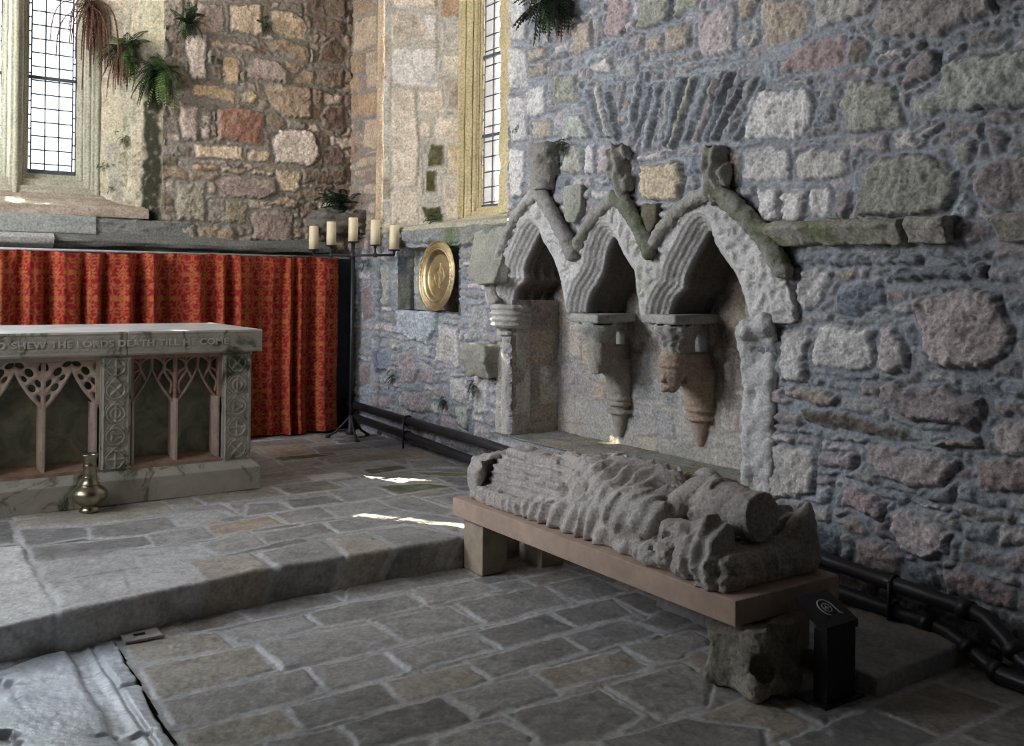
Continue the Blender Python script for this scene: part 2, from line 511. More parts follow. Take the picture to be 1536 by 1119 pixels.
SOUTH = '''
R1|tan|-40,60 0,0 250,0 270,60 225,200 190,235 0,310 -40,250
R1|pale|300,-120 640,-120 650,30 600,90 540,110 300,190 270,170
R1|greybrown|700,-100 1350,-100 1375,80 1150,160 1050,245 880,240 660,200 650,120
R1|slate|1420,110 1535,80 1600,80 1600,160 1430,150
R1|pink|80,370 270,240 470,210 480,390 280,440 70,440
R1|brown|490,260 550,200 620,290 600,350 520,390 480,370
R1|pale|650,370 780,290 860,300 830,330 650,385
R1|pinkgrey|830,400 950,310 1050,290 1040,390 980,460 840,530 820,510
R1|palegreen|850,590 1010,530 1060,380 1160,340 1640,290 1640,630 1330,650 1080,690 850,705
R1|lichen|480,480 560,460 770,500 830,740 560,815 500,790 440,640
R1|white|-130,600 0,530 220,535 290,590 280,680 230,800 140,850 0,848 -130,840
R1|white|-150,905 0,885 130,890 145,930 140,1050 130,1095 -30,1095 -150,1080
R1|pale|165,930 300,890 490,900 490,1040 460,1070 180,1085
F|lichen|1300,250 1325,232 1390,228 1425,243 1442,270 1438,300 1415,320 1340,330 1290,325 1290,290|1.3
R1|lichen|1100,880 1200,810 1240,840 1230,930 1170,980 1110,970
R1|granite|1320,780 1430,760 1470,820 1420,920 1330,930
F|pinkgrey|1460,255 1490,240 1560,230 1560,310 1490,312 1465,290
R1|greybrown|1190,200 1350,160 1510,180 1400,260 1200,280
R1|pinkgrey|1310,690 1600,650 1600,730 1320,750
R1|pale|880,790 1050,760 1060,790 900,830
R2|white|-60,15 85,10 90,210 -40,220
R2|white|100,25 240,20 240,190 170,220 95,215
R2|white|255,10 380,0 380,190 260,200
R2|pinkgrey|400,40 490,20 500,130 470,200 410,190
R2|slate|120,400 430,390 610,420 610,465 130,460|1.4
R2|slate|650,430 910,410 920,465 660,465|1.4
R2|slate|1090,390 1340,390 1330,455 1200,455|1.2
R2|slate|720,510 1340,480 1340,550 760,560|1.4
R2|white|200,490 400,490 390,560 330,680 270,740 210,740 180,650
R2|tan|400,500 530,480 530,540 430,570
R2|slateblue|430,600 540,570 690,550 700,650 700,700 550,770 390,760 400,710
R2|granitepink|890,680 1000,630 1230,610 1400,640 1420,740 1480,850 1450,990 1330,1090 1060,1100 990,1060 940,930 900,780|1.5
F|white|1168,500 1213,488 1212,572 1172,568
R2|white|275,825 650,840 660,900 640,1110 550,1115 530,1105 270,1090
R2|pinkwhite|680,850 760,830 850,1000 850,1110 660,1110
R2|slate|790,820 850,800 905,940 880,960 830,900
R2|slate|1440,700 1600,640 1600,760 1440,760
R3|tan|110,75 270,80 410,120 440,150 400,190 300,195 110,130
R3|pinkgrey|690,60 790,25 840,80 1100,70 1180,130 1290,140 1310,250 1270,350 1200,345 1100,310 800,250 740,210 680,150|1.4
R3|darkbrown|190,220 370,210 560,270 840,330 930,400 850,410 480,340 230,290
R3|tan|1000,420 1280,380 1280,445 1000,450|1.8
R3|granitepink|1350,310 1440,270 1600,290 1600,490 1450,490 1370,430
R3|granitepink|590,430 700,420 950,470 1150,510 1160,560 1100,610 1070,670 880,680 680,620 610,560
R3|pinkgrey|310,480 540,490 550,560 500,590 320,560
R3|pale|-80,430 80,420 280,440 300,560 290,720 160,750 0,740 -90,720
R3|pink|1240,510 1600,500 1600,720 1300,720 1250,620
R3|pink|450,670 560,680 720,760 690,880 560,840 450,800
R3|granitepink|740,820 850,800 960,870 1090,960 1090,1090 980,1110 830,1080 740,960
R3|slateblue|200,880 330,890 430,950 430,1080 350,1115 250,1080
R3|tan|390,880 550,860 600,960 500,950
R3|slate|1160,970 1200,920 1390,910 1380,1010 1190,1010
F|pink|1282,808 1307,806 1357,837 1351,865 1322,868 1283,848
F|pink|1416,857 1442,848 1522,883 1522,914 1502,911 1422,888
F|slateblue|1362,848 1396,843 1411,877 1408,888 1368,877
F|pink|1505,834 1560,820 1560,862 1515,855
R4|slate|440,530 480,530 560,830 520,830|1.5
R4|pale|500,510 540,510 610,830 570,835|1.3
R4|slate|560,560 595,555 665,850 630,850|1.6
R4|pinkgrey|630,500 690,480 670,640 640,700|1.2
R4|slatepale|760,440 800,430 740,790 695,800|1.5
R4|slate|830,500 855,490 800,700 740,870 730,830|1.0
R4|slatepale|865,490 910,500 880,640 830,900 795,905|1.7
R4|grey|940,540 975,540 910,850 880,850|1.2
R4|slate|1000,470 1050,470 990,760 930,890 905,880|1.3
R4|green|1075,470 1130,450 1040,720 990,890 950,890|1.5
R4|slate|1165,450 1230,450 1150,640 1060,870 1020,870|1.1
R4|pinkgrey|1245,450 1290,440 1190,700 1120,860 1085,860|1.5
R4|slate|1300,450 1345,435 1230,740 1180,850 1140,850|1.3
R4|slatepale|1390,480 1420,480 1290,740 1230,850 1200,840|1.6
R4|grey|1430,460 1490,450 1380,680 1310,830 1270,830|1.2
R4|slate|1500,480 1530,480 1420,720 1360,850 1330,850|1.5
R4|pink|580,30 590,-60 720,-60 720,40 680,230 580,240 565,180
R4|green|770,60 790,-60 980,-60 960,110 870,170 760,180
R4|green|990,20 1000,-60 1140,-60 1110,50 990,110
R4|pinkwhite|1120,60 1360,20 1350,330 1150,360 1130,200
R4|tan|1370,10 1380,-60 1500,-60 1450,110 1380,130
R4|pale|1360,230 1480,170 1495,230 1440,290 1360,300
R4|tan|390,140 490,110 495,300 410,340 340,330
R4|greybrown|500,110 550,90 540,270 510,290
R4|tan|810,240 910,200 910,320 810,320
R4|tan|920,160 1090,120 1090,260 1000,310 930,310
R4|tan|110,300 230,270 220,360 110,380
R4|tan|110,400 220,370 210,450 110,470
R4|pale|490,390 600,330 610,440 490,440
R4|grey|620,370 770,330 770,470 640,480
R4|white|90,540 210,500 210,690 130,700 40,690
R4|green|250,470 400,450 400,630 260,630
R4|tan|130,730 240,700 250,830 130,850
R4|palegreen|310,690 420,680 490,840 320,840
R4|lichen|340,870 440,870 440,1050 310,1050
R4|white|450,870 510,870 500,1050 450,1050
F|yellow|965,246 1025,242 1030,270 1024,302 966,300|1.3
F|pinkwhite|897,218 916,222 912,262 896,262
F|pinkwhite|940,232 958,232 956,290 936,280
F|white|768,70 793,70 793,130 768,135
F|white|766,140 794,145 795,210 767,215
F|white|767,220 790,222 788,295 768,300
F|white|767,-40 793,-40 793,62 768,64
F|tan|1090,222 1112,230 1110,280 1090,272
F|pale|1095,285 1112,288 1118,330 1100,320
F|white|1178,415 1188,408 1199,470 1182,475
S|purple|90,190 150,170 160,350 100,370
S|green|200,60 260,60 250,300 200,290
S|slatepale|290,310 520,320 500,430 460,510 350,480 300,450
S|slateblue|150,540 240,530 240,660 160,670
S|pinkgrey|290,560 390,530 410,660 380,730 300,720
S|pale|520,400 640,420 640,650 500,610
S|white|570,700 690,700 690,850 580,830
S|pinkgrey|320,770 470,780 480,900 340,880
S|pink|140,790 250,800 250,870 150,860
S|palegreen|610,860 700,860 690,990 620,960
S|grey|700,300 800,290 800,490 700,490
S|pinkgrey|410,610 500,650 490,740 420,720
S|purple|80,620 140,620 130,720 80,740
S|palegreen|240,470 300,490 290,540 250,540
S|white|720,640 800,600 800,900 720,900
F|grey|606,341 690,339 690,364 606,366
F|green|695,338 752,332 744,372 700,372
B1|pale|1165,130 1320,80 1310,270 1165,320
B1|tan|1160,20 1260,0 1310,60 1170,110
B1|tan|1150,340 1230,320 1220,440 1150,455
B1|pale|1240,320 1310,300 1310,520 1240,530
B1|tan|1120,470 1210,460 1200,560 1120,570
B1|tan|1150,570 1310,540 1310,690 1150,720
B1|pinkgrey|1120,790 1200,780 1200,960 1120,1000
B1|pale|1230,710 1310,700 1310,900 1230,900
'''
EAST = '''
B1|cream|415,30 600,20 620,220 520,210 415,190
B1|cream|665,65 800,65 890,150 870,245 700,200 665,180
B1|brown|920,80 1100,130 1100,210 1000,200 920,160
B1|tan|300,230 570,270 560,310 310,280
B1|tan|640,260 740,220 900,290 900,380 820,370 700,320
B1|brown|970,260 1040,220 1110,280 1100,390 950,370
B1|yellow|380,335 490,350 470,515 375,500
B1|pinkgrey|520,380 560,340 700,360 760,430 750,500 520,470
B1|tan|800,460 860,415 930,420 930,510 800,495
B1|brown|940,430 1100,420 1090,530 950,510
B1|yellow|190,500 460,530 450,610 190,580
B1|yellow|495,560 540,540 580,580 560,625 495,605
B1|red|340,650 480,625 635,690 610,780 625,880 340,830|1.3
B1|tan|620,520 720,500 910,520 900,720 740,700 660,650|1.2
B1|brown|915,530 980,540 960,700 915,710
B1|purple|960,690 1000,640 1110,630 1110,780 1080,805 980,760
B1|white|670,830 720,770 900,780 940,850 960,940 900,995 690,985 680,900|1.3
B1|cream|200,870 500,880 505,970 210,950
B1|cream|525,930 560,895 655,910 655,980 530,970
B1|orange|200,985 360,1005 360,1030 200,1020
B1|tan|370,1000 510,1015 500,1045 370,1030
B1|cream|555,1020 685,1035 685,1060 555,1050
B1|purple|970,900 1070,880 1110,930 1100,1000 980,990
B1|cream|700,1010 840,1020 845,1130 800,1160 710,1150
B1|brown|850,1010 1110,1010 1110,1100 860,1100
B1|pinkwhite|220,10 380,30 390,180 300,210 220,200
B1|white|150,200 280,210 275,480 180,470
B1|pale|0,-60 140,-60 140,150 20,170
B1|pinkwhite|120,640 230,640 220,850 130,830
B1|pale|255,690 310,690 300,750 260,745
B1|pale|245,760 300,755 290,840 240,840
B1|tan|430,-80 830,-80 820,10 440,5
B1|brown|850,-60 960,-60 950,50 870,40
B1|brown|980,10 1000,-60 1110,-60 1110,100 1000,80
B1|tan|895,210 960,200 940,260 895,240
B2|pinkgrey|340,280 420,250 690,280 690,370 600,390 350,390
B2|palegreen|90,295 275,295 270,530 100,520
B2|grey|290,400 400,400 400,540 290,530
B2|olive|400,400 525,420 520,550 395,540
B2|grey|90,540 210,545 210,650 95,640
B2|tan|220,560 440,560 440,650 230,640
B2|pinkgrey|540,480 600,460 800,480 800,660 560,640
B2|brown|830,440 900,410 940,460 850,520
B2|tan|730,380 820,400 810,450 640,430
B2|brown|860,500 1000,520 1000,650 880,660
'''
REVEAL = '''
F|white|587,71 657,71 657,132 587,127
F|beige|587,131 624,133 630,225 625,282 587,280
F|beige|628,137 665,133 668,170 630,168
F|cream|630,180 648,180 648,206 630,206
F|beige|652,175 692,175 692,212 652,210
F|moss|643,215 667,218 666,252 642,252|1.5
F|moss|638,256 655,256 655,288 638,290|1.3
F|lichen|634,294 660,294 660,304 634,304
F|moss|632,308 662,308 668,332 640,336|1.4
F|yellow|670,215 694,215 694,262 672,262
F|beige|662,266 692,264 690,328 668,328
F|beige|587,285 630,285 628,338 587,338
F|orange|660,-10 690,-10 688,28 660,28
F|pale|662,34 692,34 692,76 662,76
F|beige|587,18 625,16 652,60 587,64
F|beige|587,-60 655,-60 655,10 587,10
F|tan|664,120 692,118 692,166 672,165
F|beige|664,82 692,82 692,112 664,112
F|white|632,24 656,20 656,60 650,62
'''
PLAT = '''
P1|flagtan|70,250 500,200 960,130 1040,190 980,205 520,270 110,285
P1|flagdark|110,300 505,285 530,340 150,400
P1|flag|530,285 985,220 1065,280 870,325 550,350
P1|flag|165,412 870,332 920,380 600,450 220,490
P1|flag|885,328 1210,280 1290,345 930,395
P1|flagpale|1010,205 1290,182 1375,212 1185,268 1075,280
F|flagorange|308,789 401,774 424,786 324,804
P1|flagpale|245,512 775,437 825,508 270,603
P1|flagpale|795,432 1160,390 1215,440 1280,460 1100,480 870,513 835,503
F|flag|298,816 376,799 399,817 326,832
P1|flagpale|285,622 740,555 785,655 780,900 380,1000 350,745
P1|flagpale|762,543 1108,495 1235,608 1240,800 810,880 800,660
F|flagtan|282,843 378,831 410,856 412,920 318,940 314,873
F|flag|389,830 479,811 513,833 515,895 424,915 421,853
F|flagtan|492,807 547,799 586,819 588,880 524,890 521,833
F|flag|558,795 611,787 688,803 690,860 600,880 597,822
F|flag|385,802 479,784 499,798 401,815
F|flag|490,784 560,771 634,780 506,799
F|flag|412,770 479,760 504,775 433,785
F|flag|482,761 565,751 587,760 507,776
P2|flagdark|205,445 465,415 590,450 280,487
P2|flag|0,465 180,452 262,497 0,535
P2|flag|485,385 780,368 875,415 600,452
P2|flagmoss|785,358 1100,342 1245,360 900,408
P2|flagpale|365,290 580,272 640,298 390,328
P2|flagpale|565,330 740,302 940,342 650,373
P2|flagmoss|690,258 920,232 970,250 760,285
P2|flagmoss|1010,270 1330,280 1330,300 1060,290
P2|flag|65,325 330,292 385,325 60,368
P2|flag|205,222 420,197 475,225 250,258
P2|flagmoss|165,190 420,162 495,172 220,208
P2|flagtan|475,195 700,162 960,188 500,228
P2|flag|62,202 150,192 255,260 70,283
P2|flagorange|60,120 350,105 420,155 150,185
P2|flagtan|655,160 980,132 1180,198 1000,198
P2|flag|975,202 1190,202 1285,248 1000,248
P2|flag|800,450 1000,422 1235,498 1180,528 900,488
P2|flag|905,510 1180,535 1280,560 1280,640 1090,590 950,580
P1|flagpale|-400,430 130,412 325,775 320,1000 -400,1120
P1|flagdark|-200,265 55,250 92,372 -200,410
'''
LOW = '''
L2|flagtan|65,450 385,362 478,438 380,458 120,500
L2|flag|425,350 760,292 845,362 492,438
L2|flag|785,290 1180,217 1340,212 1415,248 880,362
L2|flagtan|110,512 480,452 665,432 745,520 190,628
L2|flag|705,430 1180,337 1275,402 795,506
F|flag|462,921 520,906 607,892 633,907 520,934 488,940
L2|flagtan|200,652 875,522 1005,657 310,832
F|flag|383,967 555,936 603,964 428,1004
L2|flag|335,852 1180,664 1260,750 1240,800 1050,860 590,968 420,1000
L4|flag|235,332 690,243 825,348 370,468
L2|yellowrough|450,1042 600,994 1030,895 1155,1008 850,1105 500,1116
L4|flagdark|125,560 675,415 805,540 410,635 210,685
F|flag|563,932 672,910 720,936 607,961
F|flag|579,979 705,951 738,971 616,1006
L3|flagtan|225,887 695,792 845,878 560,966 350,1005
L4|flagdark|435,672 1030,505 1225,640 940,738 620,790 560,796
L4|flagdark|0,775 398,685 515,796 0,880
L3|flag|395,360 740,283 895,340 480,428
L3|flag|665,420 1180,313 1325,408 840,540
L3|flagdark|768,590 1200,483 1365,568 940,686
L3|flagdark|725,770 1280,620 1425,708 870,860
L3|flag|585,962 1120,853 1265,968 800,1105
L5|flagtan|165,670 690,545 835,638 300,770
L5|flagdark|335,460 700,353 905,438 490,548
L5|flagdark|275,310 620,233 735,328 430,398
L5|flag|695,522 1100,432 1245,480 1000,596 880,616
L5|flag|595,760 1060,625 1225,722 1180,870 920,946
L5|flagdark|5,930 550,782 795,930 520,1080 230,1116
L5|flag|560,1095 1050,955 1536,1015 1536,1250 600,1250
L5|flagdark|225,150 500,92 715,190 430,248
L5|flagdark|625,220 780,192 975,280 850,328
L5|flagdark|795,370 950,302 1145,360 950,428
L3|flag|0,312 680,205 775,260 250,358 0,408
F|flag|652,1107 750,1082 790,1105 780,1150 660,1150
'''
# ---- south wall ---------------------------------------------------------------------------------
AP = {  # pointed arch heads of the seat canopy, on the wall face (Y, z), far to near
    1: (5.88, 5.30, 4.88), 2: (4.88, 4.50, 4.16), 3: (4.16, 3.68, 3.20)}
ZSP = 1.19


def arch_top(Y, a, apex_z, z0):
    """height of a pointed arch over Y; a = (far foot, apex, near foot)"""
    f, m, n = a
    t = np.where(Y > m, (f - Y) / (f - m), (Y - n) / (m - n))
    t = np.clip(t, 0, 1)
    return np.where((Y > n) & (Y < f), z0 + (apex_z - z0) * np.sqrt(np.clip(1 - (1 - t) ** 1.7, 0, 1)) ** 1.0, -9)


def sed_hole(Y, z):
    """region of the wall taken up by the canopy and the recess behind it"""
    rect = (Y > 3.39) & (Y < 5.55) & (z > .275) & (z < 1.30)
    top = np.maximum(np.maximum(arch_top(Y, (5.72, 5.26, 4.84), 1.86, 1.2), arch_top(Y, (4.90, 4.50, 4.12), 1.86, 1.2)),
                     arch_top(Y, (4.22, 3.70, 3.36), 1.84, 1.2))
    return rect | ((z >= 1.2) & (z < top))


AUM = (6.285, 7.29, 1.125, 1.645)    # small square recess with the dish: Y0, Y1, z0, z1


def south_hole(Y, z):
    win = (Y > 5.635) & (Y < 7.62) & (z > 1.80)
    aum = (Y > AUM[0]) & (Y < AUM[1]) & (z > AUM[2]) & (z < AUM[3])
    return win | aum | sed_hole(Y, z)


pw = lambda x, y: hX(x, y, XW)[1:]


def damp(U, V, C, lf, mf, hf):
    g = np.clip(lf * .8 + mf * .5 - .1, 0, 1)
    k = (sst(.12, .0, np.abs(V - 1.50)) * sst(3.35, 3.1, U) * .5)[..., None] * g[..., None]
    C = C * (1 - k) + np.array([.10, .13, .05]) * k
    k = np.clip(sst(.30, .1, np.abs(V - 1.68)) * (np.exp(-((U - 6.42) / .10) ** 2) * 1.1 + .35 * sst(5.7, 5.9, U) * sst(7.4, 7.0, U) * g * 2), 0, 1)[..., None] * .8
    C = C * (1 - k) + np.array([.13, .17, .06]) * k
    k = (sst(7.45, 7.65, U) * sst(1.5, 1.9, V))[..., None]            # browner stone in the corner
    return C * (1 - k) + C * np.array([.98, .80, .62]) * k


U, V, H, C, D = stones(1.05, 8.30, -.18, 4.15, .0082, trace(SOUTH, pw),
                       ['slate', 'pinkgrey', 'grey', 'slatepale', 'greybrown', 'granite', 'pale', 'pinkwhite'], 21,
                       mortar=(.275, .288, .305), cell=(.17, .075), bulge=.032, rough=.015, warp=.017, stain=damp)
H = np.where(U > 7.62, H * .6, H)
P = np.stack([XW - H, U, V], -1)
struct(link('wall_right', grid_mesh('wall_right', P, C, ~south_hole(U, V), flip=True), M_WALL))


def box_bm(bm, lo, hi):
    lo, hi = Vector(lo), Vector(hi)
    r = bmesh.ops.create_cube(bm, size=1.0)
    for v in r['verts']:
        v.co = Vector([lo[i] + (v.co[i] + .5) * (hi[i] - lo[i]) for i in range(3)])
    return r['verts']


def boxes(name, lst, m, parent=None, bevel=0.0, cut=None):
    bm = bmesh.new()
    for lo, hi in lst:
        box_bm(bm, lo, hi)
    if bevel:
        bmesh.ops.bevel(bm, geom=bm.edges[:], offset=bevel, segments=2, affect='EDGES', profile=.6)
    if cut:
        bmesh.ops.subdivide_edges(bm, edges=bm.edges[:], cuts=cut, use_grid_fill=True)
    me = bpy.data.meshes.new(name)
    bm.to_mesh(me); bm.free()
    for p in me.polygons:
        p.use_smooth = False
    return link(name, me, m, parent)


# solid masonry behind and above the visible faces
T = .75
struct(boxes('wall_right_core', [((XW + T, -4.5, -.4), (XW + T + .2, 6.2, 6)), ((XW + T, 7.25, -.4), (XW + T + .2, 8.9, 6)),
                                 ((XW + T, 6.2, -.4), (XW + T + .2, 7.25, 1.9)), ((XW + T, 6.2, 4.95), (XW + T + .2, 7.25, 6)),
                                 ((XW, -4.5, -.4), (XW + .1, 1.06, 6)),
                                 ((XW, 1.0, 4.14), (XW + .1, 5.64, 6)), ((XW, 5.5, 5.1), (XW + .1, 8.3, 6)),
                                 ((XW, 7.62, 4.14), (XW + .1, 8.3, 6))], M_PLAIN))
struct(boxes('wall_back_core', [((2.10, YB, 4.14), (XW + .2, YB + .1, 6)), ((-4, YB, 5.05), (2.2, YB + .1, 6)),
                                ((-4, YB, -.4), (-1.25, YB + .1, 6)), ((-1.3, YB, -.4), (XW + .2, YB + .1, 1.5)),
                                ((1.6, YB + .6, -.4), (XW + 1, YB + .7, 6)), ((-4, YB + .6, -.4), (-.53, YB + .7, 6)),
                                ((-4, YB + .6, -.4), (XW + 1, YB + .7, 2.1)), ((-4, YB + .6, 5.0), (XW + 1, YB + .7, 6))], M_PLAIN))
struct(boxes('wall_left', [((-2.2, -4.2, -.4), (-2.1, 4.3, 6)), ((-2.2, 5.0, -.4), (-2.1, 5.8, 6)), ((-2.2, 7.3, -.4), (-2.1, 9.0, 6)),
                           ((-2.2, 5.8, -.4), (-2.1, 7.3, 1.9)), ((-2.2, 5.8, 4.9), (-2.1, 7.3, 6)),
                           ((-2.2, 4.3, -.4), (-2.1, 5.0, 2.3)), ((-2.2, 4.3, 3.7), (-2.1, 5.0, 6))], M_PLAIN))  # the smaller opening is added for light on the altar front
struct(boxes('added_light_baffle', [((-2.15, 3.70, -.4), (-.4, 4.02, 6))], M_PLAIN))  # unseen block added to shade the near end of the right wall
struct(boxes('wall_front', [((-2.3, -4.3, -.4), (4.8, -4.1, 6))], M_PLAIN))
struct(boxes('ceiling', [((-3.7, -4.3, 5.8), (4.9, 9.1, 6.0))], mat('ceiling_boards', base=(.12, .10, .085), nscale=3, ncon=.3)))

# ---- east wall ----------------------------------------------------------------------------------
pe = lambda x, y: hY(x, y, YB)[[0, 2]]


def estain(U, V, C, lf, mf, hf):
    k = (sst(2.32, 2.12, U) * np.clip(.55 + mf * .9 + lf * .4, 0, 1))[..., None] * .55
    return C * (1 - k) + np.array([.11, .10, .055]) * k


U, V, H, C, D = stones(2.12, 3.88, 1.45, 4.15, .009, trace(EAST, pe), ['tan', 'brown', 'greybrown', 'grey', 'pale', 'brown'], 33,
                       mortar=(.28, .245, .20), cell=(.17, .085), bulge=.022, rough=.010, warp=.017, stain=estain, tint=(1.16, 1.0, .84))
P = np.stack([U, YB - H, V], -1)
struct(link('wall_back', grid_mesh('wall_back', P, C), M_WALL))

# ---- raised floor with its worn step ------------------------------------------------------------
pz = lambda x, y: hZ(x, y, 0)[:2]
SX = [-1.2, .477, .66, .856, 1.2, 1.561, 2.1, 2.667, 3.9]
SY = [4.13, 4.155, 4.20, 4.235, 4.28, 4.337, 4.33, 4.325, 4.33]


def fstain(U, V, C, lf, mf, hf):
    k = np.clip(mf * 1.2 + lf * .6 - .25, 0, 1)[..., None] * .45
    return C * (1 - k) + np.array([.42, .405, .375]) * k


FILL = ['flag', 'flagtan', 'flag', 'flagdark']
hand = [([(p[0], p[1]) for p in q[0]],) + q[1:] for q in trace(PLAT, pz)]
U, V, H, C, D = stones(-1.2, 3.86, 3.98, 8.30, .0105, hand, FILL, 45, mortar=(.43, .425, .415), gap=.014, bulge=.005, rim=.022,
                       cell=(.42, .22), warp=.010, rough=.0028, pits=.0015, tone=.12, mdepth=-.003, flat=1.0, stain=fstain)
ye = np.interp(U, SX, SY) + .012 * f2(U * 4, U * 0, 5, 3)
t = V - ye
rd = .022
# rounded nosing: run over the edge and down the riser
ang = np.clip((rd - t) / rd, 0, math.pi / 2)
Yp = np.where(t > rd, V, np.where(ang < math.pi / 2, ye + rd - rd * np.sin(ang), ye)) + np.where(t < rd, .02 * n2(U * 5, V * 12, 3) * np.clip(-t * 8, 0, 1), 0)
Zp = np.where(t > rd, 0, np.where(ang < math.pi / 2, rd * np.cos(ang) - rd, -rd + t - (rd - rd * math.pi / 2)))
P = np.stack([U, Yp - H * np.sin(ang), Zp + H * np.cos(ang)], -1)
struct(link('floor_raised', grid_mesh('floor_raised', P, C), M_FLOOR))

# ---- lower floor --------------------------------------------------------------------------------
pl = lambda x, y: hZ(x, y, ZL)[:2]
U, V, H, C, D = stones(.70, 3.86, 1.0, 4.45, .0082, trace(LOW, pl), FILL, 57, mortar=(.45, .45, .445), gap=.012, bulge=.0055,
                       rim=.022, cell=(.42, .2), warp=.009, rough=.0032, pits=.002, tone=.12, mdepth=-.003, flat=1.0, stain=fstain)
P = np.stack([U, V, ZL + H], -1)
EDGE = lambda Y: .884 + (Y - 3.145) * (.921 - .884) / (4.353 - 3.145)
struct(link('floor', grid_mesh('floor', P, C, U > EDGE(V) - .012), M_FLOOR))
struct(boxes('floor_base', [((-3.6, -4.2, -.5), (4.8, 8.9, -.24)), ((-3.6, -4.2, -.25), (.75, 2.2, ZL)), ((.7, -4.2, -.25), (3.9, 1.02, ZL)),
                            ((-3.6, 2.0, -.25), (-.9, 4.3, ZL)), ((-3.6, 4.2, -.25), (-1.15, 8.5, 0))], M_PLAIN))

# low stone ledge at the foot of the wall on the right
U, V, H, C, D = stones(3.12, 3.84, 2.12, 3.3, .01, [], FILL, 61, mortar=(.3, .3, .3), gap=.02, bulge=.006, cell=(.4, .5), warp=.01, rough=.004, flat=1.0)
sk_ = np.minimum(U - 3.12, V - 2.12)
P = np.stack([U, V, -.085 + H - .10 * sst(.012, .0, sk_)], -1)
struct(link('floor_ledge', grid_mesh('floor_ledge', P, C), M_FLOOR))
# ------------------------------------------------------------------ windows
def noise_cols(V, base, s=3.0, amp=.2, seed=5, moss=0.0, mcol=(.12, .13, .05), pale=.25):
    V = np.asarray(V)
    a = f3(V[:, 0] * s, V[:, 1] * s, V[:, 2] * s, seed, 4)
    b = f3(V[:, 0] * s * 5, V[:, 1] * s * 5, V[:, 2] * s * 5, seed + 50, 3)
    C = np.array(base)[None] * (1 + amp * a + amp * .7 * b)[:, None]
    k = np.clip(a * .9 + b * .8 - .2, 0, 1)[:, None] * pale
    C = C * (1 - k) + np.array([.55, .53, .48]) * k
    if moss:
        k = np.clip(moss + a * 1.1 + b * .5, 0, 1)[:, None] * min(1, moss * 2)
        C = C * (1 - k) + np.array(mcol) * k
    return np.clip(C, .01, .95)


def mould(name, prof, z0, z1, m, base, parent=None, rolls=0, ramp=.012, seed=3, sub=10, dz=.03, wear=.006, horiz=None, **kw):
    """a moulding: plan profile [(x,y)..] run up from z0 to z1 (or along a horizontal axis), with rolls and worn stone"""
    pr = np.array(prof, float)
    seg = np.hypot(*np.diff(pr, axis=0).T)
    L = np.concatenate([[0], np.cumsum(seg)])
    s = np.linspace(0, L[-1], max(8, int(L[-1] / .007)))
    X = np.interp(s, L, pr[:, 0]); Y = np.interp(s, L, pr[:, 1])
    tx, ty = np.gradient(X), np.gradient(Y)
    ln = np.hypot(tx, ty) + 1e-9
    nx, ny = -ty / ln, tx / ln
    r = ramp * np.abs(np.sin(s / L[-1] * math.pi * rolls)) if rolls else 0 * s
    z = np.linspace(z0, z1, max(3, int(abs(z1 - z0) / dz)))
    Sg, Zg = np.meshgrid(s, z, indexing='ij')
    d = r[:, None] + wear * f2(Sg * 22 + 5, Zg * 7, seed, 4)
    Xg = X[:, None] + nx[:, None] * d; Yg = Y[:, None] + ny[:, None] * d
    P = np.stack([Xg, Yg, Zg], -1) if horiz is None else horiz(Xg, Yg, Zg)
    C = noise_cols(P.reshape(-1, 3), base, seed=seed, **kw).reshape(P.shape)
    return link(name, grid_mesh(name, P, C), m, parent)


M_GLASS = bpy.data.materials.new('clear_leaded_glass')
M_GLASS.use_nodes = True
_n, _l = M_GLASS.node_tree.nodes, M_GLASS.node_tree.links
_n.clear()
_o = _n.new('ShaderNodeOutputMaterial'); _m = _n.new('ShaderNodeMixShader')
_t = _n.new('ShaderNodeBsdfTransparent'); _g = _n.new('ShaderNodeBsdfGlossy')
_t.inputs[0].default_value = (.93, .96, .95, 1); _g.inputs['Roughness'].default_value = .08
_m.inputs[0].default_value = .06
_l.new(_t.outputs[0], _m.inputs[1]); _l.new(_g.outputs[0], _m.inputs[2]); _l.new(_m.outputs[0], _o.inputs[0])
M_DIMGLASS = M_GLASS.copy(); M_DIMGLASS.name = 'sky_dimming_glass'
M_DIMGLASS.node_tree.nodes['Transparent BSDF'].inputs[0].default_value = (.42, .43, .43, 1)      # added tint dims the sky; passed twice, front and back of the pane
M_DIMGLASS2 = M_GLASS.copy(); M_DIMGLASS2.name = 'mild_sky_dimming_glass'
M_DIMGLASS2.node_tree.nodes['Transparent BSDF'].inputs[0].default_value = (.58, .58, .57, 1)  # weaker tint, also added to dim the sky behind the leads
M_LEAD = mat('lead', base=(.08, .085, .10), rough=.6, nscale=20, bump=.1)
M_IRON = mat('black_iron', base=(.018, .019, .022), rough=.5, nscale=40, bump=.15, bscale=150, spec=.5)


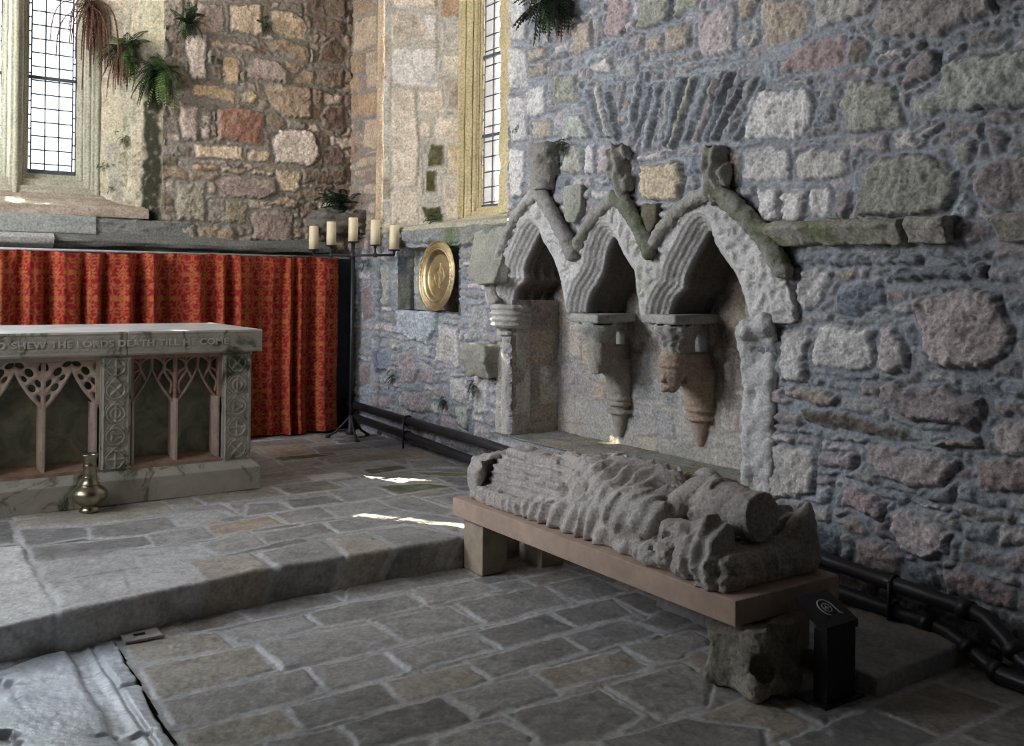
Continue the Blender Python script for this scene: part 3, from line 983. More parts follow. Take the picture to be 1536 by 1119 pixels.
def leaded(frame, flip, a0, a1, z0, z1, at, rowh, off, cols=3, border=.036, thick=.011, bars=(.0,), frw=.016, glass=None):
    """leaded light in a wall-parallel plane: 'at' is its depth; flip True: plane faces -X, else faces -Y"""
    def bx(p0, p1, q0, q1, d=.004):
        return ((at - d, p0, q0), (at + d, p1, q1)) if flip else ((p0, at - d, q0), (p1, at + d, q1))
    boxes('pane', [bx(a0, a1, z0, z1, .0015)], glass or M_GLASS, frame)
    L = []
    t = thick / 2
    inner = np.linspace(a0 + border, a1 - border, cols + 1)
    for x in inner:
        L.append(bx(x - t, x + t, z0, z1))
    z = z0 + off
    k = 0
    while z < z1:
        L.append(bx(a0 + border, a1 - border, z - t, z + t))
        zz = z + rowh * .5
        for p, q in ((a0, a0 + border), (a1 - border, a1)):
            L.append(bx(p, q, zz - t, zz + t))
        z += rowh
    boxes('lead_cames', L, M_LEAD, frame)
    L = []
    for zb in bars:
        L.append(bx(a0, a1, zb - .014, zb + .014, .012))
    L += [bx(a0 - frw * .3, a0 + frw, z0, z1, .012), bx(a1 - frw, a1 + frw * .3, z0, z1, .012), bx(a0, a1, z0 - .02, z0 + .012, .012)]
    boxes('iron_frame', L, M_LEAD, frame)


COL_E = (.44, .42, .31)          # greenish cream freestone of the east window
COL_S = (.62, .52, .30)          # yellow lichened freestone of the south window
ZT = 5.05
w1 = struct(link('window_1', None))
for i, (a, b) in enumerate(GX1):
    leaded(w1, False, a, b, 2.25, ZT, 8.82, .116, .06, bars=(3.03, 4.1), glass=M_DIMGLASS if i == 0 else None)
XL = GX1[-1][0]
for k, (a, b) in enumerate([(1.55, 1.715), (XL - .165, XL)] + [(GX1[i + 1][1], GX1[i][0]) for i in range(len(GX1) - 1)]):
    c = (a + b) / 2
    if k < 2:
        pr = [(0, 8.84), (.005, 8.80), (.05, 8.79), (.055, 8.745), (.105, 8.735), (.11, 8.70), (.165, 8.69)]
        pr = [(a + x, y) for x, y in pr][::-1] if k == 0 else [(b - x, y) for x, y in pr]
        if k == 1:
            pr = pr[::-1]
            mould('mullion', pr, 2.0, ZT, M_WALL, COL_E, w1, rolls=6, ramp=-.014, seed=k, moss=.05)
        else:
            mould('mullion', pr, 2.0, ZT, M_WALL, COL_E, w1, rolls=6, ramp=.014, seed=k, moss=.05)
    else:
        pr = [(a, 8.84), (a, 8.80), (a + .045, 8.79), (a + .045, 8.74), (c - .012, 8.70), (c + .012, 8.70), (b - .045, 8.74), (b - .045, 8.79), (b, 8.80), (b, 8.84)]
        mould('mullion', pr[::-1], 2.05, ZT, M_WALL, COL_E, w1, rolls=9, ramp=.016, seed=k, moss=.05)
# stepped sill mouldings under the glass, then the sloping sill and the ledge below it
def along_x(x0, x1):
    return lambda X, Y, Z: np.stack([x0 + (x1 - x0) * (Z - 0) / 1.0, X, Y], -1)


mould('sill_moulding', [(8.84, 2.24), (8.80, 2.23), (8.79, 2.185), (8.745, 2.18), (8.735, 2.125), (8.70, 2.12), (8.69, 2.06)], 0, 1, M_WALL,
      COL_E, w1, rolls=6, ramp=.01, seed=9, dz=.01, horiz=along_x(-.7, 1.70))
mould('window_sill', [(8.72, 2.065), (8.45, 1.965), (8.29, 1.935), (8.285, 1.86), (8.27, 1.845), (8.265, 1.72)][:4], 0, 1, M_WALL, (.42, .33, .25), w1,
      seed=10, dz=.008, wear=.016, horiz=along_x(-1.1, 2.02), amp=.4, pale=.6)
# plastered splay to the right of the east window, streaked with black moss
def splay(name, A, B, z0, z1, hand, fill, seed, parent, res=.0095, stain=None, **kw):
    A = np.array(A); B = np.array(B)
    L = np.hypot(*(B - A)); d = (B - A) / L
    nrm = np.array([d[1], -d[0]])
    if np.dot(nrm, -A) < 0:
        nrm = -nrm
    O = np.array([A[0], A[1], 0]); N3 = np.array([nrm[0], nrm[1], 0])

    def pp(x, y):
        p = hit(x, y, O, N3)
        return [np.dot(p[:2] - A, d), p[2]]
    hd = trace(hand, pp) if hand else []
    U, V, H, C, D = stones(0, L, z0, z1, res, hd, fill, seed, stain=stain, **kw)
    P = np.stack([A[0] + d[0] * U + nrm[0] * H, A[1] + d[1] * U + nrm[1] * H, V], -1)
    return link(name, grid_mesh(name, P, C), M_WALL, parent)


def mossy(U, V, C, lf, mf, hf):
    q = U + .05 * lf
    k = np.clip(lf * 1.2 + .1, 0, 1)[..., None] * .5
    C = C * (1 - k) + np.array([.50, .45, .30]) * k
    k = (sst(.10, .2, q) * np.clip(mf * 1.7 + hf * .9 - .45 + .5 * sst(2.9, 2.2, V), 0, 1) * .7)[..., None]
    C = C * (1 - k) + np.array([.13, .12, .05]) * k
    k = (sst(.36, .41, q) * (1 - sst(.53, .58, q) * .5) * sst(3.45, 3.15, V) * np.clip(1.25 + mf * .7, 0, 1))[..., None]
    return C * (1 - k * .95) + np.array([.014, .015, .006]) * k * .95


splay('jamb_splay', (1.715, 8.69), (2.14, 8.275), 1.70, 5.1, 'F|pale|150,-40 196,-40 196,90 150,92\nF|pale|150,96 190,96 186,200 152,200\nF|grey|150,205 182,204 186,320 170,320',
      ['pale', 'grey', 'lichen', 'pale'], 71, w1, cell=(.5, .4), gap=.006, bulge=.008, rough=.008, stain=mossy, tint=(1.10, 1.0, .78), mortar=(.44, .40, .30))
mould('jamb_splay', [(XL - .165, 8.69), (XL - .6, 8.28), (XL - .8, 8.28)], 1.7, ZT, M_WALL, COL_E, w1, seed=12)
# ledge course and broken string course under the window
def course(name, x0, x1, prof, base, seed, **kw):
    return struct(mould(name, prof, 0, 1, M_WALL, base, None, seed=seed, dz=.008, horiz=along_x(x0, x1), **kw))


course('trim_1', -1.3, 1.60, [(8.34, 1.865), (8.245, 1.86), (8.235, 1.715), (8.28, 1.70)], (.34, .35, .31), 31, wear=.010, moss=.05)
course('trim_2', 1.595, 2.36, [(8.34, 1.85), (8.26, 1.845), (8.255, 1.70), (8.28, 1.69)], (.25, .25, .22), 32, wear=.014, moss=.25, mcol=(.06, .06, .04))
course('trim_3', -1.3, 1.28, [(8.26, 1.715), (8.17, 1.70), (8.15, 1.665), (8.17, 1.625), (8.21, 1.60), (8.24, 1.58)], (.42, .40, .36), 33, wear=.006)
course('trim_4', 1.27, 3.62, [(8.26, 1.72), (8.21, 1.69), (8.185, 1.655), (8.20, 1.625), (8.27, 1.58)], (.20, .19, .165), 34, wear=.022, moss=.15, mcol=(.05, .05, .03))

# ---- south window
w2 = struct(link('window_2', None))
leaded(w2, True, 6.34, 6.95, 2.02, ZT, 4.46, .130, .03, cols=4, bars=(2.62, 3.3, 4.2), glass=M_DIMGLASS2)
mould('mullion', [(4.48, 6.945), (4.445, 6.945), (4.44, 6.97), (4.405, 6.975), (4.40, 7.005), (4.355, 7.01), (4.35, 7.045), (4.30, 7.05), (4.295, 7.085)],
      1.92, ZT, M_WALL, COL_S, w2, rolls=7, ramp=.016, seed=41, pale=.3)
mould('mullion', [(4.29, 6.10), (4.26, 6.20), (4.255, 6.30), (4.27, 6.385), (4.30, 6.40), (4.48, 6.41)], 1.92, ZT, M_WALL, COL_S, w2, rolls=5, ramp=.02,
      seed=42, wear=.02, pale=.3)
mould('sill_moulding', [(4.48, 2.02), (4.43, 2.015), (4.425, 1.985), (4.385, 1.98), (4.38, 1.95), (4.34, 1.945), (4.335, 1.91), (4.28, 1.90)], 0, 1, M_WALL, COL_S, w2,
      rolls=4, ramp=.008, seed=43, dz=.01, horiz=lambda X, Y, Z: np.stack([X, 7.10 - 1.0 * Z, Y], -1), moss=.1)
mould('window_sill', [(4.34, 1.925), (4.2, 1.885), (4.0, 1.85), (3.86, 1.835), (3.825, 1.825), (3.815, 1.79), (3.86, 1.76)], 0, 1, M_WALL, (.47, .43, .32), w2,
      seed=44, dz=.006, wear=.013, horiz=lambda X, Y, Z: np.stack([X, 7.75 - 2.15 * Z, Y], -1), moss=.12, mcol=(.16, .19, .06), amp=.3)
splay('jamb_splay', (3.85, 7.615), (4.30, 7.075), 1.80, 5.1, REVEAL, ['beige', 'pale', 'cream', 'tan'], 81, w2, mortar=(.50, .46, .38), cell=(.3, .16),
      gap=.008, bulge=.012, rough=.009, tint=(1.05, 1.0, .91))
splay('jamb_splay', (3.86, 5.64), (4.28, 6.14), 1.76, 5.1, '', ['beige', 'pale'], 82, w2, res=.02, cell=(.3, .2), bulge=.01)
ang = np.linspace(-.2, math.pi * 1.45, 24)
mould('angle_shaft', [(3.855 + .045 * math.cos(t + math.pi * .75), 7.665 + .045 * math.sin(t + math.pi * .75)) for t in ang], 1.84, ZT, M_WALL, (.58, .44, .29), w2, seed=45,
      amp=.4, pale=.5, wear=.004)
for zc, rr in ((3.165, .062), (3.10, .055), (1.90, .06)):
    mould('shaft_ring', [(3.855 + rr * math.cos(t + math.pi * .75), 7.665 + rr * math.sin(t + math.pi * .75)) for t in ang], zc - .018, zc + .018, M_WALL, (.55, .45, .33), w2,
          seed=46, dz=.01)

# ------------------------------------------------------------------ aumbry: square recess holding the dish
Y0, Y1, A0, A1 = AUM
XA = 4.0


def panel(name, O, du, dv, n, su, sv, seed, fill, parent=None, res=.014, hand=None, m=None, **kw):
    O, du, dv, n = (np.array(t, float) for t in (O, du, dv, n))
    U, V, H, C, D = stones(0, su, 0, sv, res, hand or [], fill, seed, **kw)
    P = O + du * U[..., None] + dv * V[..., None] + n * H[..., None]
    return link(name, grid_mesh(name, P, C), m or M_WALL, parent)


kw = dict(cell=(.3, .2), gap=.01, bulge=.01, rough=.006)
g = ['grey', 'slate', 'pale', 'green']
for nm, O, du, dv, n_, su, sv in (('back', (XA, Y0 - .03, A0 - .03), (0, 1, 0), (0, 0, 1), (-1, 0, 0), Y1 - Y0 + .06, A1 - A0 + .06),
                                  ('far', (XW - .012, Y1, A0 - .02), (1, 0, 0), (0, 0, 1), (0, -1, 0), .18, A1 - A0 + .04),
                                  ('near', (XW - .012, Y0, A0 - .02), (1, 0, 0), (0, 0, 1), (0, 1, 0), .18, A1 - A0 + .04),
                                  ('base', (XW - .03, Y0 - .02, A0), (1, 0, 0), (0, 1, 0), (0, 0, 1), .2, Y1 - Y0 + .04),
                                  ('top', (XW - .012, Y0 - .02, A1), (1, 0, 0), (0, 1, 0), (0, 0, -1), .18, Y1 - Y0 + .04)):
    struct(panel('wall_recess_' + nm, O, du, dv, n_, su, sv, 90 + len(nm), g, **kw))

# ------------------------------------------------------------------ sedilia: three canopied stone seats in the wall
XN = 4.25
sed = thing('sedilia', 'triple stone seat recess with trefoil arches and carved hood moulds in the right wall', 'stone seats', (XW, 4.5, .28))
SL = Vector((-XW, -4.5, -.28))


def sp_(name, me, m=None, parent=sed):
    o = link(name, me, m or M_CARVED, parent)
    if parent is sed:
        o.location = SL
    return o


COL_C = (.56, .54, .52)


def solid(name, f, lo, hi, res, base, parent=sed, m=None, colf=None, **kw):
    V, Q = snet(f, lo, hi, res)
    C = noise_cols(V, base, **kw)
    if colf is not None:
        C = colf(V, C)
    return sp_(name, meshdata(name, V, Q, C), m, parent)


def smin(a, b, k):
    h = np.clip(.5 + .5 * (b - a) / k, 0, 1)
    return b * (1 - h) + a * h - k * h * (1 - h)


def cap(X, Y, Z, a, b, ra, rb=None):
    rb = ra if rb is None else rb
    a = np.array(a, float); b = np.array(b, float)
    d = b - a
    t = np.clip(((X - a[0]) * d[0] + (Y - a[1]) * d[1] + (Z - a[2]) * d[2]) / (d @ d), 0, 1)
    return np.sqrt((X - a[0] - d[0] * t) ** 2 + (Y - a[1] - d[1] * t) ** 2 + (Z - a[2] - d[2] * t) ** 2) - (ra + (rb - ra) * t)


def ell(X, Y, Z, c, r):
    k = np.sqrt(((X - c[0]) / r[0]) ** 2 + ((Y - c[1]) / r[1]) ** 2 + ((Z - c[2]) / r[2]) ** 2)
    return (k - 1) * min(r)


def rbox(X, Y, Z, c, h, r=.02):
    qx = np.abs(X - c[0]) - h[0] + r; qy = np.abs(Y - c[1]) - h[1] + r; qz = np.abs(Z - c[2]) - h[2] + r
    return np.sqrt(np.maximum(qx, 0) ** 2 + np.maximum(qy, 0) ** 2 + np.maximum(qz, 0) ** 2) + np.minimum(np.maximum(qx, np.maximum(qy, qz)), 0) - r


def smoothline(pts, n=8):
    p = np.array(pts, float)
    out = []
    for i in range(len(p) - 1):
        a, b, c, d = p[max(i - 1, 0)], p[i], p[i + 1], p[min(i + 2, len(p) - 1)]
        for t in np.linspace(0, 1, n, endpoint=False):
            out.append(.5 * ((2 * b) + (-a + c) * t + (2 * a - 5 * b + 4 * c - d) * t * t + (-a + 3 * b - 3 * c + d) * t ** 3))
    out.append(p[-1])
    return np.array(out)


def on(xyt, X):
    return [list(hX(*xy, X)[1:]) for xy in xyt]


OPEN = [  # outlines of the trefoil openings, traced on the canopy face
    [(771, 480), (771, 458), (775, 434), (788, 420), (786, 404), (794, 384), (812, 349), (822, 370), (836, 394), (847, 421), (852, 446), (857, 478)],
    [(880, 480), (881, 462), (887, 440), (897, 424), (907, 402), (911, 380), (921, 356), (931, 366), (943, 392), (957, 413), (960, 437), (966, 478)],
    [(1004, 485), (1005, 468), (1014, 446), (1027, 432), (1030, 412), (1043, 385), (1066, 345), (1074, 364), (1089, 389), (1106, 412), (1116, 438), (1124, 466), (1127, 492)]]
OP = []
for p in OPEN:
    q = on(p, 3.915)
    half = len(q) // 2
    a = smoothline(q[:half + (len(q) % 2 == 1 and 1 or 1)], 4) if False else smoothline(q, 3)
    OP.append(a)
OUT = [on([(742, 470), (736, 440), (748, 395), (768, 338), (806, 288), (830, 320), (862, 375), (882, 335), (922, 292), (948, 322), (976, 372), (1000, 335),
           (1068, 283), (1105, 308), (1150, 352), (1178, 398), (1196, 440), (1200, 480), (1170, 500)], 3.85)][0]


def f_arc(X, Y, Z):
    y2, z2 = np.broadcast_arrays(Y[0], Z[0])
    wy = y2 + .004 * n2(y2 * 30, z2 * 30, 3); wz = z2 + .004 * n2(y2 * 30, z2 * 30, 4)
    dout = psd(wy, wz, OUT)
    dop = np.max([psd(wy, wz, o) for o in OP], 0)           # positive inside an opening
    d = -dop
    rip = .006 * np.sin(d / .022 * math.pi * 2) * sst(.0, .02, d) * sst(.105, .085, d)
    scroll = .012 * np.sin(f2(y2 * 12, z2 * 12, 8, 2) * 9) * sst(.10, .12, d)
    front = XW - .045 + .10 * (1 - sst(-.005, .105, d)) - rip - scroll - .006 * f2(y2 * 25, z2 * 25, 6, 3)
    front = front - .03 * sst(.03, .0, dout)*0
    f2d = np.maximum(dop, -dout)
    f2d = np.maximum(f2d, ZSP - .02 - z2)
    # inside, the soffit steps up in three rolls towards the back
    back = np.clip((X - 3.98) / .28, 0, 1)
    grow = -.018 * np.abs(np.sin(back * math.pi * 3)) * (X > 3.98) + .012 * (X > 3.98)
    return np.maximum(np.maximum(f2d[None] - grow, (front[None] - X) * .8), X - (XN + .03))


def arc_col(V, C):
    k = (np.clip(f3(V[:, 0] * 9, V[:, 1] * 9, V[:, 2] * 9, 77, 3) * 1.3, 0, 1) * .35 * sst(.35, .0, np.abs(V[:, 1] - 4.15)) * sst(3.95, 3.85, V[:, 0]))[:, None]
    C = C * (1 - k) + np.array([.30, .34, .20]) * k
    k = sst(3.89, 3.97, V[:, 0])[:, None] * .85            # inner vaults: soot, with their shade painted into the colour
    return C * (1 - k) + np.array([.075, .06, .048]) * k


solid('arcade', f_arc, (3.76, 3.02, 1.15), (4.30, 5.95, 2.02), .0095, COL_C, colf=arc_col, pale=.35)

HOODS = [([(742, 452), (737, 432), (744, 400), (757, 362), (776, 322), (806, 284)], [(803, 276), (815, 296), (830, 322), (846, 350), (860, 381)], .044, 0),
         ([(861, 381), (874, 352), (890, 326), (908, 308), (922, 298)], [(922, 296), (938, 308), (952, 330), (964, 352), (976, 378)], .042, .60),
         ([(976, 380), (988, 352), (1008, 326), (1036, 302), (1068, 288)], [(1066, 284), (1088, 296), (1112, 318), (1136, 344), (1158, 374), (1175, 404)], .046, .42)]
for i, (lf_, rt, rad, ms) in enumerate(HOODS):
    Lp = smoothline(on(lf_, 3.80), 3); Rp = smoothline(on(rt, 3.79), 3)

    def f_hood(X, Y, Z, Lp=Lp, Rp=Rp, rad=rad, i=i):
        f = 9.
        for pl_, rr, xo in ((Lp, rad * .9, 3.80), (Rp, rad * 1.1, 3.785)):
            for k in range(len(pl_) - 1):
                f = np.minimum(f, cap(X, Y, Z, (xo, *pl_[k]), (xo, *pl_[k + 1]), rr))
        f = np.maximum(f, X - 3.88)
        return f + .010 * n3(X * 25, Y * 25, Z * 25, 5 + i) + .006 * n3(X * 70, Y * 70, Z * 70, 9)
    al = np.concatenate([Lp, Rp])

    def hc(V, C, ms=ms, al=al, n=len(Lp)):
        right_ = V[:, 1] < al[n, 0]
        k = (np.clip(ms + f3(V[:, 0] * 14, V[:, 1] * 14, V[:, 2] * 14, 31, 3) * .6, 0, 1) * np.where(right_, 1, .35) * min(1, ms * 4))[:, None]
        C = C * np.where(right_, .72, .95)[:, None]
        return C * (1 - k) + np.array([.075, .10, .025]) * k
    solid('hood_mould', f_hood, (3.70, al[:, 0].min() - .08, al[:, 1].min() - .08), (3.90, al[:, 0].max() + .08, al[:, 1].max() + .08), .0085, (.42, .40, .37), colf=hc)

FIN = [((813, 250), (33, 70), 0.), ((927, 258), (25, 82), .12), ((1073, 262), (31, 86), .22)]
for i, ((px, py), (wd, ht), ms) in enumerate(FIN):
    c = hX(px, py, 3.78)
    top, bot = hX(px, py - ht / 2, 3.78), hX(px - 4, py + ht / 2, 3.78)
    hw = abs(hX(px - wd / 2, py, 3.78)[1] - hX(px + wd / 2, py, 3.78)[1]) / 2
    hh = (top[2] - bot[2]) / 2

    def f_fin(X, Y, Z, c=c, hw=hw, hh=hh, i=i):
        q = (Z - c[2]) / hh
        y0 = c[1] + hw * .25 * q * (1 if i else -.3)
        wdt = hw * np.where(q > .15, 1.0 - .35 * np.clip((q - .6) / .4, 0, 1) ** 2, 1.0 - .35 * np.clip(.15 - q, 0, 1.2))
        f = ell(X, Y - y0, (Z - c[2]) * .5 * (1), (3.80, 0, 0), (.095, .001, .001)) * 0 + (np.sqrt(((X - 3.80) / (wdt * .8 + .01)) ** 2 + ((Y - y0) / wdt) ** 2) - 1) * hw * .8
        f = np.maximum(f, np.abs(Z - c[2]) - hh)
        f = f + .014 * n3(X * 18, Y * 18, Z * 18, 12 + i) + .012 * np.sin((Y - y0) * 95 + 2 * np.sin(Z * 25)) * (i > 0) + .007 * n3(X * 55, Y * 55, Z * 55, 13)
        return f * .8
    solid('finial', f_fin, (3.68, c[1] - hw * 1.7, c[2] - hh - .02), (3.92, c[1] + hw * 1.7, c[2] + hh + .02), .008, (.30, .28, .25), moss=ms, mcol=(.09, .10, .04), pale=.15)
for i, ((px, py), (wd, ht), ms) in enumerate([((861, 306), (26, 56), .02), ((977, 327), (22, 42), .15)]):
    c = hX(px, py, 3.82); top, bot = hX(px, py - ht / 2, 3.82), hX(px, py + ht / 2, 3.82)
    hw = abs(hX(px - wd / 2, py, 3.82)[1] - hX(px + wd / 2, py, 3.82)[1]) / 2; hh = (top[2] - bot[2]) / 2

    def f_sh(X, Y, Z, c=c, hw=hw, hh=hh):
        q = np.clip((Z - c[2]) / hh, -1, 1)
        wd_ = hw * (1 - .55 * np.clip(-q, 0, 1) ** 1.6)
        return np.maximum(np.maximum(np.abs(Y - c[1]) - wd_, np.abs(Z - c[2]) - hh), np.abs(X - 3.83) - .05 + .25 * np.abs(Y - c[1])) + .006 * n3(X * 40, Y * 40, Z * 40, 2)
    solid('shield_boss', f_sh, (3.74, c[1] - hw - .02, c[2] - hh - .02), (3.92, c[1] + hw + .02, c[2] + hh + .02), .008, (.33, .33, .28) if i == 0 else (.16, .14, .10), moss=ms)

# hanging corbels between the seats
M_BROWN = M_CARVED


def f_corb(y0, skew, zt, bellz, armz, leaf):
    def f(X, Y, Z):
        yy = Y - (y0 + skew * np.clip((X - 3.9) / .35, 0, 1))
        hw = .135
        aba = rbox(X, yy, Z, (4.04, 0, zt - .025), (.235, .142, .028), .012)
        t = np.clip((zt - .06 - Z) / (zt - .06 - bellz), 0, 1)
        r = .142 - .068 * sst(0, .85, t)
        bell = np.maximum(np.sqrt((X - 3.945) ** 2 + yy ** 2) - r, np.maximum(Z - (zt - .06), bellz - Z))
        bell = bell + (.010 * np.sin(np.arctan2(yy, X - 3.95) * 11 + 2.5 * np.sin(Z * 70)) * np.sin(Z * 75 + 1)  if leaf else .006 * n3(X * 30, yy * 30, Z * 30, 4))
        web = np.maximum(np.maximum(np.abs(yy) - .06, np.abs(Z - (zt - .14)) - .09), np.maximum(3.98 - X, X - 4.26))
        hole = np.maximum(np.abs(X - 4.16) - .055 + .5 * np.clip(Z - (bellz + .08), 0, 1), np.maximum(bellz + .0 - Z, Z - (zt - .10)))
        web = np.maximum(web, -hole)
        rear = rbox(X, yy, Z, (4.26, 0, zt - .12), (.05, .07, .10), .01)
        return np.minimum(np.minimum(aba, bell), np.minimum(web, rear)) * .8
    return f


def f_arm(y0, skew, zb, ztail, face):
    def f(X, Y, Z):
        yy = Y - (y0 + skew * np.clip((X - 3.9) / .35, 0, 1))
        # curved bracket: down from the bell, back and down to a conical pendant on the recess wall
        blk = 9.
        path = [(3.955, zb - .055), (4.03, zb - .085), (4.12, zb - .14), (4.19, zb - .22), (4.235, zb - .32)]
        for i in range(4):
            blk = np.minimum(blk, cap(X, yy, Z, (path[i][0], 0, path[i][1]), (path[i + 1][0], 0, path[i + 1][1]), .082))
        blk = smin(blk, rbox(X, yy, Z, (4.14, 0, zb - .09), (.14, .075, .09), .015), .02)
        mold = np.abs(np.sqrt((X - 4.0) ** 2 + (Z - (zb - .30)) ** 2) - .22) - .012
        blk = np.minimum(blk, np.maximum(np.maximum(mold, np.abs(yy) - .092), np.maximum(4.0 - X, zb - .3 - Z)))
        cone_r = np.interp(Z, [ztail, ztail + .08, ztail + .2, zb - .30, zb - .18], [.03, .055, .085, .105, .11])
        cone = np.maximum(np.sqrt((X - 4.25) ** 2 + yy ** 2) - cone_r, np.maximum(ztail - Z, Z - (zb - .1)))
        ring = 9.
        for zz in (ztail + .26, ztail + .225, ztail + .17):
            ring = np.minimum(ring, np.sqrt((np.sqrt((X - 4.25) ** 2 + yy ** 2) - .095) ** 2 + (Z - zz) ** 2) - .016)
        f_ = smin(smin(blk, cone, .04), ring, .008)
        if face:
            q = smin(cap(X, yy, Z, (3.935, 0, zb - .02), (3.935, 0, zb - .10), .078, .076), ell(X, yy, Z, (3.93, 0, zb - .135), (.074, .066, .092)), .02)
            q = smin(q, cap(X, yy, Z, (3.862, -.005, zb - .105), (3.845, -.005, zb - .148), .007, .014), .012)   # nose
            for s in (-1, 1):
                q = np.maximum(q, -ell(X, yy, Z, (3.857, .027 * s, zb - .112), (.012, .015, .010)))       # eye hollows
                q = smin(q, ell(X, yy, Z, (3.868, .027 * s, zb - .113), (.010, .012, .007)), .004)
                q = smin(q, cap(X, yy, Z, (3.867, .012 * s, zb - .097), (3.875, .04 * s, zb - .097), .007), .01)
            q = np.maximum(q, -ell(X, yy, Z, (3.858, 0, zb - .176), (.012, .022, .0045)))                  # mouth
            q = smin(q, ell(X, yy, Z, (3.868, 0, zb - .206), (.02, .022, .014)), .015)
            q = np.minimum(q, np.maximum(np.abs(np.sqrt((X - 3.93) ** 2 + yy ** 2) - .072) - .012, np.abs(Z - (zb - .065)) - .010))   # fillet
            f_ = smin(f_, q, .015)
        else:
            q = cap(X, yy, Z, (3.94, 0, zb), (3.945, 0, zb - .17), .075, .055) + .008 * n3(X * 25, yy * 25, Z * 25, 3)
            q = np.maximum(q, zb - .17 - Z + .3 * (X - 3.93))
            f_ = smin(f_, q, .03)
        return (f_ + .003 * n3(X * 60, yy * 60, Z * 60, 8)) * .85
    return f


for i, (y0, sk, zt, zb, ztail, leaf) in enumerate([(4.72, .14, 1.165, .955, .34, 0), (4.04, .08, 1.185, .95, .385, 1)]):
    o = solid('corbel', f_corb(y0, sk, zt, zb, 0, leaf), (3.78, y0 - .2, zb - .01), (4.30, y0 + .36, zt + .02), .008, (.40, .40, .36) if i == 0 else (.37, .35, .33),
              moss=.10 if i == 0 else 0, mcol=(.25, .29, .2))
    o2 = solid('bracket', f_arm(y0, sk, zb + .005, ztail, leaf), (3.82, y0 - .16, ztail - .03), (4.29, y0 + .32, zb + .03), .0065 if leaf else .008,
               (.40, .31, .24) if leaf else (.34, .31, .27), parent=o, pale=.12)
    if leaf:
        o2.name = 'carved_head_bracket'
# left jamb: worn shaft with a moulded capital; right jamb: broken capital and rough shaft
def f_lj(X, Y, Z):
    r = .085 + .035 * sst(1.00, 1.07, Z) + .008 * np.sin(Z * 150) * (Z > 1.06)
    sh = np.sqrt((X - 3.865) ** 2 + (Y - 5.625) ** 2) - np.where(Z > 1.035, r + .018, .055)
    sh = np.minimum(sh, np.sqrt((X - 3.865) ** 2 + (Y - 5.71) ** 2) - .045)
    sh = np.minimum(sh, rbox(X, Y, Z, (3.93, 5.66, .7), (.07, .12, .48), .02))
    ring = np.sqrt((np.sqrt((X - 3.865) ** 2 + (Y - 5.625) ** 2) - .065) ** 2 + (Z - 1.0) ** 2) - .018
    f = np.maximum(np.minimum(sh, ring), np.maximum(.27 - Z, Z - 1.205))
    f = np.maximum(f, X - 4.26)
    return f + .005 * n3(X * 25, Y * 25, Z * 12, 5) + .004 * n3(X * 60, Y * 60, Z * 60, 6)


solid('jamb_shaft', f_lj, (3.70, 5.46, .26), (4.05, 5.86, 1.23), .009, (.50, .47, .43))


def f_rj(X, Y, Z):
    f = rbox(X, Y, Z, (3.90, 3.30, .72), (.09 + .01 * np.sin(Z * 30), .085, .46), .03)
    f = smin(f, cap(X, Y, Z, (3.83, 3.37, .30), (3.83, 3.37, 1.02), .035), .02)
    f = smin(f, ell(X, Y, Z, (3.82, 3.33, 1.13), (.09, .085, .07)), .03)
    f = smin(f, ell(X, Y, Z, (3.80, 3.25, 1.16), (.06, .055, .06)), .03)
    f = smin(f, cap(X, Y, Z, (3.82, 3.38, 1.1), (3.84, 3.36, .86), .055, .03), .03)
    return f + .010 * n3(X * 11, Y * 11, Z * 11, 15) + .010 * n3(X * 28, Y * 28, Z * 28, 16) + .006 * n3(X * 65, Y * 65, Z * 65, 16)


solid('jamb_shaft', f_rj, (3.68, 3.10, .25), (4.05, 3.48, 1.26), .009, (.58, .57, .55))
# recess walls and the seat itself
NICH = '''
F|pale|842,470 872,480 872,540 842,535
F|pinkgrey|842,545 880,548 884,598 842,592
F|pale|842,600 885,604 886,640 846,634
F|tan|890,575 908,578 908,602 890,600
F|grey|888,606 914,610 918,645 890,642
F|pale|950,440 985,450 985,520 950,518
F|grey|930,530 985,525 990,600 930,600
F|pale|1018,590 1034,594 1034,656 1016,652
F|tan|1085,400 1120,400 1122,530 1085,530
F|pale|1085,540 1098,540 1098,590 1085,588
F|pale|1080,596 1108,598 1108,650 1082,650
F|grey|930,605 1010,615 1014,660 930,650
'''
hp = [([(p[0] - 3.33, p[1] - .24) for p in q[0]],) + q[1:] for q in trace(NICH, lambda x, y: hX(x, y, XN)[1:])]


def nst(U, V, C, lf, mf, hf):
    k = np.clip(lf * 1.2 + mf * .5, 0, 1)[..., None] * .55
    C = C * (1 - k) + np.array([.36, .25, .16]) * k
    k = sst(.35, .1, V + .1 * lf)[..., None] * .5
    return C * (1 - k) + np.array([.47, .44, .38]) * k


k_ = dict(cell=(.3, .2), gap=.008, bulge=.008, rough=.008, mortar=(.33, .31, .28))
for nm, O, du, dv, n_, su, sv, hd in (('recess_wall', (XN, 3.33, .24), (0, 1, 0), (0, 0, 1), (-1, 0, 0), 2.28, 1.75, hp),
                                      ('recess_wall', (XW - .02, 5.545, .24), (1, 0, 0), (0, 0, 1), (0, -1, 0), .44, 1.0, None),
                                      ('recess_wall', (XW - .02, 3.385, .24), (1, 0, 0), (0, 0, 1), (0, 1, 0), .44, 1.0, None)):
    o = panel(nm, O, du, dv, n_, su, sv, 100 + int(O[1] * 7), ['pale', 'grey', 'tan', 'pinkgrey'], sed, res=.0095, hand=hd, stain=nst, **k_)
    o.location = SL


